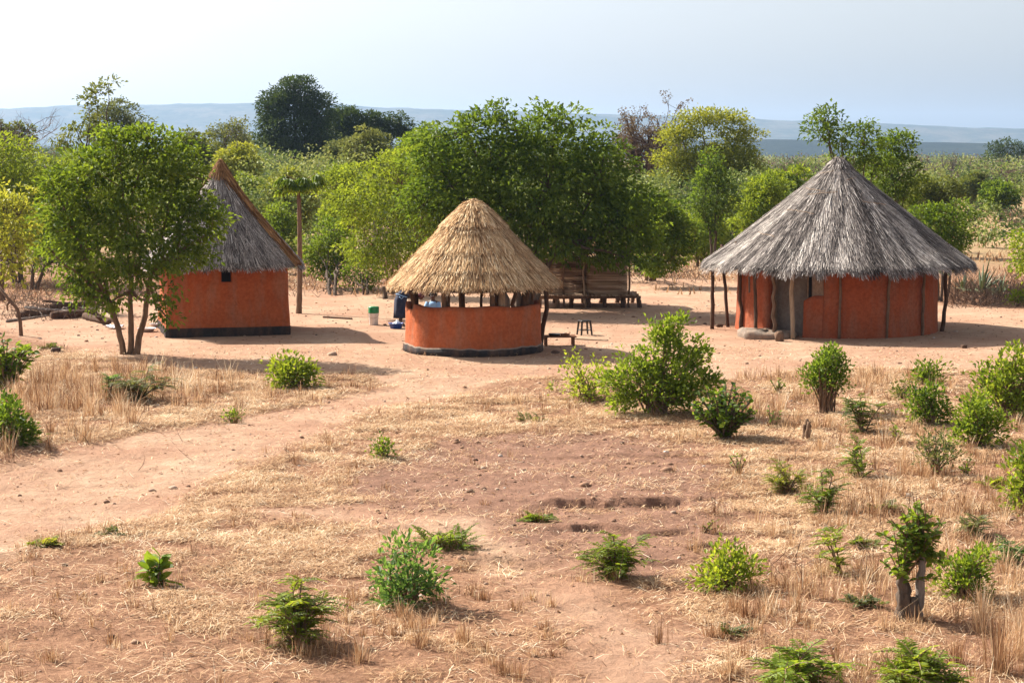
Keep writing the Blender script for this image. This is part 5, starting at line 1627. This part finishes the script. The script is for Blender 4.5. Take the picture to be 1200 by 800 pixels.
for (lb, bx, by, bb, kd, co, n_, lf, tb_) in [
    ('small fresh green sprout among straw below the small dense bush', 1052, 520, (1038, 492, 1068, 520), 'broad', 'mid', 9, .06, .6),
    ('thin leafy shoot between the dead cut stump and the broad-leaved bush', 906, 500, (894, 468, 918, 500), 'broad', 'blue', 6, .06, .6),
    ('pale fern-like tuft in straw above the umbrella-shaped sapling', 1035, 598, (1016, 574, 1058, 598), 'low', 'grey', 16, .05, .8),
    ('green fern-like tuft left of the big sprouting stump', 1010, 640, (994, 618, 1028, 640), 'low', 'mid', 16, .05, .6),
    ('low green plant in dry grass right of the sprouting stump crown', 1140, 628, (1118, 600, 1164, 628), 'feather', 'grey', 8, .045, .7),
    ('little yellow-green plant near the right edge in tall straw', 1164, 570, (1146, 546, 1182, 570), 'low', 'yellow', 18, .05, .4),
    ('small sprig in straw below the rounded green bush', 1132, 556, (1120, 532, 1146, 556), 'broad', 'mid', 6, .055, .5),
    ('dry looking low shrub beside the right edge of the yard', 1060, 470, (1040, 446, 1078, 470), 'bush', 'olive', 420, .05, .5),
    ('small leafy plant on the straw right of the lush bush', 912, 462, (900, 440, 926, 462), 'broad', 'mid', 8, .07, .5),
    ('tuft of dull green leaves left of the stump sprout base', 1014, 712, (996, 690, 1034, 712), 'low', 'grey', 16, .05, .6),
    ('little fern-like plant below the spreading feathery bush', 860, 745, (840, 722, 884, 745), 'low', 'grey', 12, .05, .5)]:
    shrub(lb, bx, by, bb, kd, co, n_, lf, name='seedling', tb=tb_)

def sprout_stump():
    b = ground_at(1066, 726)
    t = thing('sprouting_stump', 'charred stump with a thick pale stem crowned by broad green leaves', 'stump', b)
    s = b[1] / FPX
    def rough(P, R, n=14, amp=.16):
        m_ = MB(); m_.tube(P, R, n); V = m_.v[0]; k = len(P) * n
        c = np.repeat(P, n, 0); d = V[:k] - c
        V[:k] = c + d * (1 + rng.normal(0, amp, (k, 1)) + .18 * np.sin(np.tile(np.arange(n), len(P)) * 2.2 + c[:, 2] * 9)[:, None]); return m_
    P = bez((.08, 0, -.08), (.13, .0, .86), (.02, 0, 0), 16); P[1:-1] += rng.normal(0, .006, (14, 3))
    rough(P, np.linspace(.055, .035, 16), 12, .06).build('stem', M['bark_grey'], t, True)
    P = bez((-.05, -.02, -.08), (-.10, 0, .56), (0, 0, 0), 14); P[1:-1] += rng.normal(0, .008, (12, 3))
    rough(P, np.r_[np.linspace(.095, .07, 9), .065, .06, .05, .04, .02], 14, .13).build('burnt_stem', M['bark_dark'], t, True)
    P = bez((.03, -.07, -.05), (.035, -.08, .26), (0, 0, 0), 8)
    rough(P, np.linspace(.09, .03, 8), 10, .14).build('burnt_root', M['bark_dark'], t, True)
    lc = LC(); st = MB()
    for k in range(95):
        a = rng.uniform(0, 2 * PI); q = rng.uniform(.1, 1)
        st0 = np.array([.12, 0, rng.uniform(.6, .84)]) if k % 5 else np.array([-.1, 0, .4])
        tip = np.array([.02 + math.cos(a) * .44 * q, math.sin(a) * .36 * q, rng.uniform(.5, 1.5 - .35 * q)])
        Q = bez(st0, tip, (0, 0, .05), 6); st.tube(Q, np.linspace(.008, .004, 6), 4, .5, cap=False)
        m = 14; f = rng.uniform(.25, 1, m); p = Q[(f * 5).astype(int)]; aa = rng.uniform(0, 2 * PI, m); el = rng.uniform(-.5, .8, m)
        d = np.stack([np.cos(aa) * np.cos(el), np.sin(aa) * np.cos(el), np.sin(el)], 1); L = .085 * rng.uniform(.6, 1.25, m)
        lc.add(two_leaf(p, d, unit(np.array([0, 0, 1.]) + rng.normal(0, .5, (m, 3))), L, L * .55, np.clip(.55 + rng.normal(0, .22, m), 0, 1)))
    lc.build(LF['mid'], t); st.build('shoots', M['bark'], t)
    SHRUBS.append((b[0], b[1], .3))
sprout_stump()

# sisal
def sisal(px, py, n, L, label):
    b = ground_at(px, py); t = thing('sisal_plant', label, 'plant', b, 0, 'sisal plants by the thorny brush heap')
    V = []; e = []; n0 = 0
    mb = MB()
    for k in range(n):
        a = rng.uniform(0, 2 * PI); el = rng.uniform(.25, 1.45); l = L * rng.uniform(.6, 1.1)
        d = np.array([math.cos(a) * math.cos(el), math.sin(a) * math.cos(el), math.sin(el)]); sd = unit(np.cross(d, [0, 0, 1.0001]))
        kn = rng.uniform(0, 1) < .18
        q = []
        for f, w in ((0, .5), (.3, 1), (.65, .8), (1, .05)):
            c = d * l * f - np.array([0, 0, .18 * l * f * f * math.cos(el)]) - (np.array([0, 0, .6 * l * (f - .5)]) if kn and f > .5 else 0)
            q += [c + sd * w * .05, c - np.cross(sd, d) * -.02 * w, c - sd * w * .05]
        fc = []
        for s in range(3):
            i = s * 3; fc += [[i, i + 1, i + 4, i + 3], [i + 1, i + 2, i + 5, i + 4]]
        mb.add(np.array(q), fc, rng.uniform(0, 1))
    mb.build('leaf_blades', leafmat('sisal_blades', (.07, .10, .06), (.20, .24, .13), .1), t)
sisal(1150, 345, 34, 1.35, 'largest sisal plant with stiff upright blades right of the big hut')
sisal(1172, 347, 22, .95, 'medium sisal plant with a bent blade right of the largest one')
sisal(1128, 342, 18, .8, 'smallest sisal plant half hidden by brush beside the big roof')

# ------------------------------------------------------------------ dry grass, litter, twigs
def scatter(n, y0, y1, umax=.31):
    y = np.sqrt(rng.uniform(y0 ** 2, y1 ** 2, n)); x = rng.uniform(-umax, umax, n) * y
    return x, y
def masks(x, y):
    b = np.maximum(soft(x, y, P_BARE, .55), soft(x, y, P_TRAIL, .45) * .93); d = soft(x, y, P_DUG, .7)
    return b, d
def litter(n):
    x, y = scatter(n, 15.5, 50)
    b, d = masks(x, y)
    patch = fbm(x / .55, y / .55, 90, 4); big = fbm(x / 2.6, y / 2.6, 95, 3)
    pm = patch * .55 + big * .55
    p = (1 - b * .985) * (1 - .9 * d) * (.09 * sm(.3, .5, pm) + .91 * sm(.50, .68, pm))
    k = rng.uniform(0, 1, n) < p + .006
    x, y = x[k], y[k]; n = len(x)
    z = gs(x, y)
    L = rng.uniform(.05, .24, n); a = rng.uniform(0, 2 * PI, n) + 1.2 * fbm(x / 1.5, y / 1.5, 7, 2)
    el = np.abs(rng.normal(0, .14, n))
    d1 = np.stack([np.cos(a) * np.cos(el), np.sin(a) * np.cos(el), np.sin(el)], 1)
    w = rng.uniform(.003, .008, n) * (.7 + y / 45)
    sd = np.stack([-np.sin(a), np.cos(a), 0 * a], 1)
    P = np.stack([x, y, z + rng.uniform(.004, .03, n)], 1)
    bend = np.stack([0 * a, 0 * a, rng.uniform(0, .03, n)], 1) + sd * rng.normal(0, .012, n)[:, None]
    V = np.stack([P - sd * w[:, None] / 2, P + sd * w[:, None] / 2,
                  P + d1 * L[:, None] * .5 + bend + sd * w[:, None] / 2, P + d1 * L[:, None] * .5 + bend - sd * w[:, None] / 2,
                  P + d1 * L[:, None] + sd * w[:, None] * .2, P + d1 * L[:, None] - sd * w[:, None] * .2], 1).reshape(-1, 3)
    f = np.arange(n)[:, None] * 6
    Fq = np.concatenate([f + [[0, 1, 2, 3]], f + [[3, 2, 4, 5]]], 1).reshape(-1, 4)
    t = np.clip(rng.normal(.56, .14, n) + .55 * (fbm(x / .8, y / .8, 140, 3) - .5) + rng.normal(0, .17, n), 0, 1)
    o = mesh_fast('straw_litter', V, Fq, M['straw'], None, {'tint': np.repeat(t, 6)})
    tag(o, 'pale dry straw strewn flat over the ground between the bushes', 'straw', None, 'stuff')
litter(1700000)

def tufts():
    Cx, Cy, H_, Nn = [], [], [], []
    def region(px0, py0, px1, py1, dens, h, nb):
        a = at(px0, py1); b = at(px1, py0); 
        x0, x1 = at(px0, (py0 + py1) / 2)[0], at(px1, (py0 + py1) / 2)[0]
        y0, y1 = a[1], b[1]
        n = int(abs(x1 - x0) * abs(y1 - y0) * dens)
        x = rng.uniform(x0, x1, n) * 1.0; y = rng.uniform(y0, y1, n)
        bb, dd = masks(x, y)
        k = (rng.uniform(0, 1, n) < (1 - bb) * (1 - dd * .92) * sm(.38, .6, fbm(x / 1.3, y / 1.3, 130, 3)))
        x, y = x[k], y[k]; n = len(x)
        Cx.append(x); Cy.append(y); H_.append(h * rng.uniform(.5, 1.3, n)); Nn.append(np.full(n, nb))
    region(-60, 435, 130, 560, 9, .50, 26)
    region(100, 440, 430, 530, 5, .28, 18)
    region(-60, 560, 560, 800, 4.0, .16, 26)
    region(-60, 440, 230, 540, 5, .55, 16)
    region(560, 450, 900, 560, 4, .22, 18)
    region(880, 440, 1260, 620, 9, .34, 24)
    region(860, 600, 1260, 820, 7, .34, 28)
    region(280, 690, 720, 820, 6, .22, 50)
    region(760, 640, 1000, 800, 5, .26, 46)
    region(300, 470, 640, 570, 3.5, .2, 16)
    ex = [(1170, 790, .75, 190), (1195, 775, .7, 150), (1150, 740, .5, 120), (130, 690 + 60, .2, 60), (420, 770, .28, 130), (545, 755, .26, 120), (60, 770, .2, 80), (875, 725, .3, 140), (860, 715, .28, 100),
          (720, 680, .25, 60), (510, 700, .22, 70), (350, 755, .22, 90), (960, 530, .4, 60), (1080, 560, .4, 70), (1040, 790, .3, 80), (155, 500, .35, 70), (100, 520, .4, 90), (95, 480, .5, 90), (60, 510, .4, 80),
          (600, 470, .4, 30), (930, 640, .35, 50), (1000, 600, .35, 60), (1130, 600, .4, 80), (1180, 560, .4, 80), (230, 470, .3, 40), (345, 545, .3, 34), (640, 745, .2, 40), (590, 790, .22, 80), (1120, 780, .4, 100)]
    for px, py, h, nb in ex:
        g = at(px, py); Cx.append([g[0]]); Cy.append([g[1]]); H_.append([h]); Nn.append([nb])
    for (sx, sy, r) in SHRUBS:                                        # dead grass round every bush foot
        m = 5
        Cx.append(sx + rng.normal(0, .7, m) * r); Cy.append(sy + rng.normal(0, .4, m) * r); H_.append(rng.uniform(.12, .3, m)); Nn.append(np.full(m, 20))
    cx, cy, hh, nb = map(np.concatenate, (Cx, Cy, H_, Nn)); nb = nb.astype(int)
    ci = np.repeat(np.arange(len(cx)), nb); n = len(ci)
    a = rng.uniform(0, 2 * PI, n); r = np.abs(rng.normal(0, .055, n)) * (1 + hh[ci])
    x, y = cx[ci] + np.cos(a) * r, cy[ci] + np.sin(a) * r
    z = gs(x, y) - .01
    h = hh[ci] * rng.uniform(.35, 1.1, n); le = np.abs(rng.normal(0, .38, n)) + .05
    aa = a + rng.normal(0, .7, n)
    d = np.stack([np.cos(aa), np.sin(aa)], 1)
    w = rng.uniform(.004, .009, n) * (.6 + y / 40)
    sd = np.stack([-np.sin(aa), np.cos(aa), 0 * aa], 1)
    rows = []
    for f, ww in ((0, 1), (.5, .8), (1, .2)):
        c = np.stack([x + d[:, 0] * h * le * f ** 1.6, y + d[:, 1] * h * le * f ** 1.6, z + h * (f - .25 * le * f * f)], 1)
        rows += [c - sd * (w * ww / 2)[:, None], c + sd * (w * ww / 2)[:, None]]
    V = np.stack(rows, 1).reshape(-1, 3)
    f = np.arange(n)[:, None] * 6
    Fq = np.concatenate([f + [[0, 1, 3, 2]], f + [[2, 3, 5, 4]]], 1).reshape(-1, 4)
    t = np.clip(rng.normal(.44, .17, len(cx))[ci] + rng.normal(0, .2, n), 0, 1)
    o = mesh_fast('dry_grass', V, Fq, M['straw'], None, {'tint': np.repeat(t, 6)})
    tag(o, 'tufts of dry golden grass standing across the foreground', 'grass', None, 'stuff')
tufts()

def far_grass():
    n = 52000
    y = rng.uniform(68, 190, n); x = rng.uniform(-.3, .32, n) * y
    k = rng.uniform(0, 1, n) < sm(.35, .65, fbm(x / 4, y / 4, 300, 3)) * .7 * np.where(x / y > .2, 1, .55)
    x, y = x[k], y[k]; n = len(x)
    z = gs(x, y); h = rng.uniform(.08, .3, n); a = rng.uniform(0, 2 * PI, n); w = .012 + y * .00035
    P = np.stack([x, y, z], 1); sd = np.stack([np.cos(a), np.sin(a), 0 * a], 1) * w[:, None]
    tip = P + np.stack([rng.normal(0, .3, n) * h, rng.normal(0, .3, n) * h, h], 1)
    V = np.stack([P - sd, P + sd, tip + sd * .2, tip - sd * .2], 1).reshape(-1, 3)
    o = mesh_fast('field_grass', V, np.arange(4 * n).reshape(-1, 4), M['straw'], None, {'tint': np.repeat(np.clip(rng.normal(.4, .2, n), 0, 1), 4)})
    tag(o, 'thin dry grass on the fields behind the compound', 'grass', None, 'stuff')
far_grass()

def brush():
    # heap of dry thorny brush and grass below the sisal, and dead sticks among the trees
    mb = MB()
    def sticks(px0, px1, py0, py1, n, L, r):
        for _ in range(n):
            g = ground_at(rng.uniform(px0, px1), rng.uniform(py0, py1))
            if inside(np.array([g[0]]), np.array([g[1]]), P_BARE)[0] and rng.uniform() < .95 and g[1] < 58: continue
            a = rng.uniform(0, 2 * PI); el = rng.uniform(.1, 1.3); l = L * rng.uniform(.4, 1.2)
            d = np.array([math.cos(a) * math.cos(el), math.sin(a) * math.cos(el), math.sin(el)])
            mb.tube(bez(g, np.array(g) + d * l, rng.normal(size=3) * .1 * l, 4), np.linspace(r, r * .4, 4), 3, rng.uniform(0, 1), cap=False)
    sticks(1115, 1230, 338, 358, 900, .9, .010)
    sticks(1110, 1230, 352, 362, 260, .5, .010)
    sticks(0, 140, 360, 376, 240, .5, .009)
    sticks(20, 560, 328, 348, 420, .7, .012)
    sticks(0, 60, 345, 362, 120, .8, .011)
    sticks(740, 830, 316, 332, 200, .7, .012)
    sticks(890, 1230, 450, 690, 240, .45, .005)
    sticks(0, 250, 440, 560, 160, .5, .005)
    o = mb.build('brushwood', M['twig'], None)
    tag(o, 'dry grey brushwood and dead twigs heaped and scattered around the yard', 'brush', None, 'stuff')
    # leaf litter and dry leaves beneath the trees
    n = 26000
    px = rng.uniform(-40, 860, n); yy = rng.uniform(60, 100, n); x = (px - 600) / FPX * yy; y = yy
    b, d = masks(x, y); k = rng.uniform(0, 1, n) < (1 - b) * .8 + .02; x, y = x[k], y[k]; n = len(x)
    P = np.stack([x, y, gs(x, y) + .02], 1)
    V, Fq, T = leaf_quads(P, unit(rng.normal(size=(n, 3)) * [1, 1, .25]), unit(rng.normal(size=(n, 3)) * .35 + [0, 0, 1.]), rng.uniform(.06, .16, n), .07, rng.uniform(.1, 1, n))
    tag(mesh_fast('fallen_leaves', V, Fq, M['straw'], None, {'tint': T}), 'fallen dry leaves under the trees behind the yard', 'leaves', None, 'stuff')
    n = 5200; x, y = scatter(n, 16, 64)
    P = np.stack([x, y, gs(x, y) + .012], 1)
    V, Fq, T = leaf_quads(P, unit(rng.normal(size=(n, 3)) * [1, 1, .15]), unit(rng.normal(size=(n, 3)) * .3 + [0, 0, 1.]), rng.uniform(.03, .09, n), .035, rng.uniform(0, .55, n))
    tag(mesh_fast('leaf_litter', V, Fq, M['straw'], None, {'tint': T}), 'brown fallen leaves scattered over the yard, path and straw', 'leaves', None, 'stuff')
    # clods and pebbles
    n = 14000
    x, y = scatter(n, 15.5, 68); b, d = masks(x, y)
    k = rng.uniform(0, 1, n) < .12 + .7 * d * (1 - b) + .22 * (1 - b); x, y = x[k], y[k]; n = len(x)
    r = np.exp(rng.normal(-4.45, .5, n)) * (1 + y / 60)
    th = np.arange(6) * PI / 3
    rows = []
    for zf, rf in ((-.3, .8), (.35, 1.0), (.85, .45)):
        q = 1 + rng.normal(0, .18, (n, 6))
        rows.append(np.stack([x[:, None] + r[:, None] * rf * q * np.cos(th), y[:, None] + r[:, None] * rf * q * np.sin(th), (gs(x, y) + r * zf * .8)[:, None] + 0 * q], -1))
    V = np.stack(rows, 1).reshape(-1, 3)
    base = np.arange(n)[:, None] * 18; e = []
    for s in range(2):
        for j in range(6):
            e.append([s * 6 + j, s * 6 + (j + 1) % 6, s * 6 + 6 + (j + 1) % 6, s * 6 + 6 + j])
    e += [[12, 13, 14, 15], [15, 16, 17, 12]]
    Fq = (base[:, :, None] + np.array(e)[None]).reshape(-1, 4)
    tag(mesh_fast('clods', V, Fq, M['pebble'], None, {'tint': np.repeat(rng.uniform(0, 1, n) ** 1.4, 18)}, True), 'small earth clods and pebbles strewn over the ground', 'clods', None, 'stuff')
brush()

# ------------------------------------------------------------------ haze, sky, sun, camera
HAZE = True
if HAZE:
    m, nt, _, _ = newmat('haze_air')
    v = N(nt, 'ShaderNodeVolumePrincipled'); v.inputs['Color'].default_value = (.50, .70, 1, 1); v.inputs['Density'].default_value = .92e-4
    v.inputs['Anisotropy'].default_value = .35
    nt.links.new(v.outputs[0], N(nt, 'ShaderNodeOutputMaterial').inputs['Volume'])
    o = MB().box((0, 4500, 118), (60000, 11000, 246)).build('haze', m)
    # sheet widths: the box must enclose every corner of the ground
    tag(o, 'thin pale haze over the whole plain', 'haze', None, 'stuff')

SV = Vector((-1.0, .72, 1.0)).normalized()
el = math.asin(SV.z); az = math.atan2(SV.x, SV.y)
w = bpy.data.worlds.new('World'); bpy.context.scene.world = w; w.use_nodes = True
nt = w.node_tree; nt.nodes.clear()
sky = nt.nodes.new('ShaderNodeTexSky'); sky.sky_type = 'NISHITA'; sky.sun_disc = False
sky.sun_elevation = el; sky.sun_rotation = az; sky.dust_density = 3.0; sky.air_density = 1.0; sky.ozone_density = 2.6
bg = nt.nodes.new('ShaderNodeBackground'); bg.inputs[1].default_value = .084
hs = nt.nodes.new('ShaderNodeHueSaturation'); hs.inputs['Saturation'].default_value = .28
nt.links.new(sky.outputs[0], hs.inputs['Color']); nt.links.new(hs.outputs[0], bg.inputs[0]); nt.links.new(bg.outputs[0], nt.nodes.new('ShaderNodeOutputWorld').inputs[0])

ld = bpy.data.lights.new('sun', 'SUN'); ld.energy = 5.0; ld.angle = math.radians(.55); ld.color = (1, .93, .82)
lo = bpy.data.objects.new('sun', ld); C.objects.link(lo); lo.rotation_euler = SV.to_track_quat('Z', 'Y').to_euler()

cd = bpy.data.cameras.new('camera'); cam = bpy.data.objects.new('camera', cd); C.objects.link(cam)
cd.sensor_width = 36; cd.lens = FPX / 1200 * 36; cd.clip_end = 60000; cd.clip_start = .3
cam.location = (0, 0, CH); cam.rotation_euler = (PI / 2 - PITCH, 0, 0)
sc = bpy.context.scene; sc.camera = cam
vs = sc.view_settings; vs.view_transform = 'Standard'; vs.look = 'None'; vs.gamma = 1; vs.exposure = 1.27
cy = sc.cycles
cy.use_denoising = True; cy.denoising_input_passes = 'RGB_ALBEDO_NORMAL'
cy.max_bounces = 8; cy.diffuse_bounces = 3; cy.glossy_bounces = 2; cy.transmission_bounces = 4; cy.transparent_max_bounces = 8; cy.volume_bounces = 0
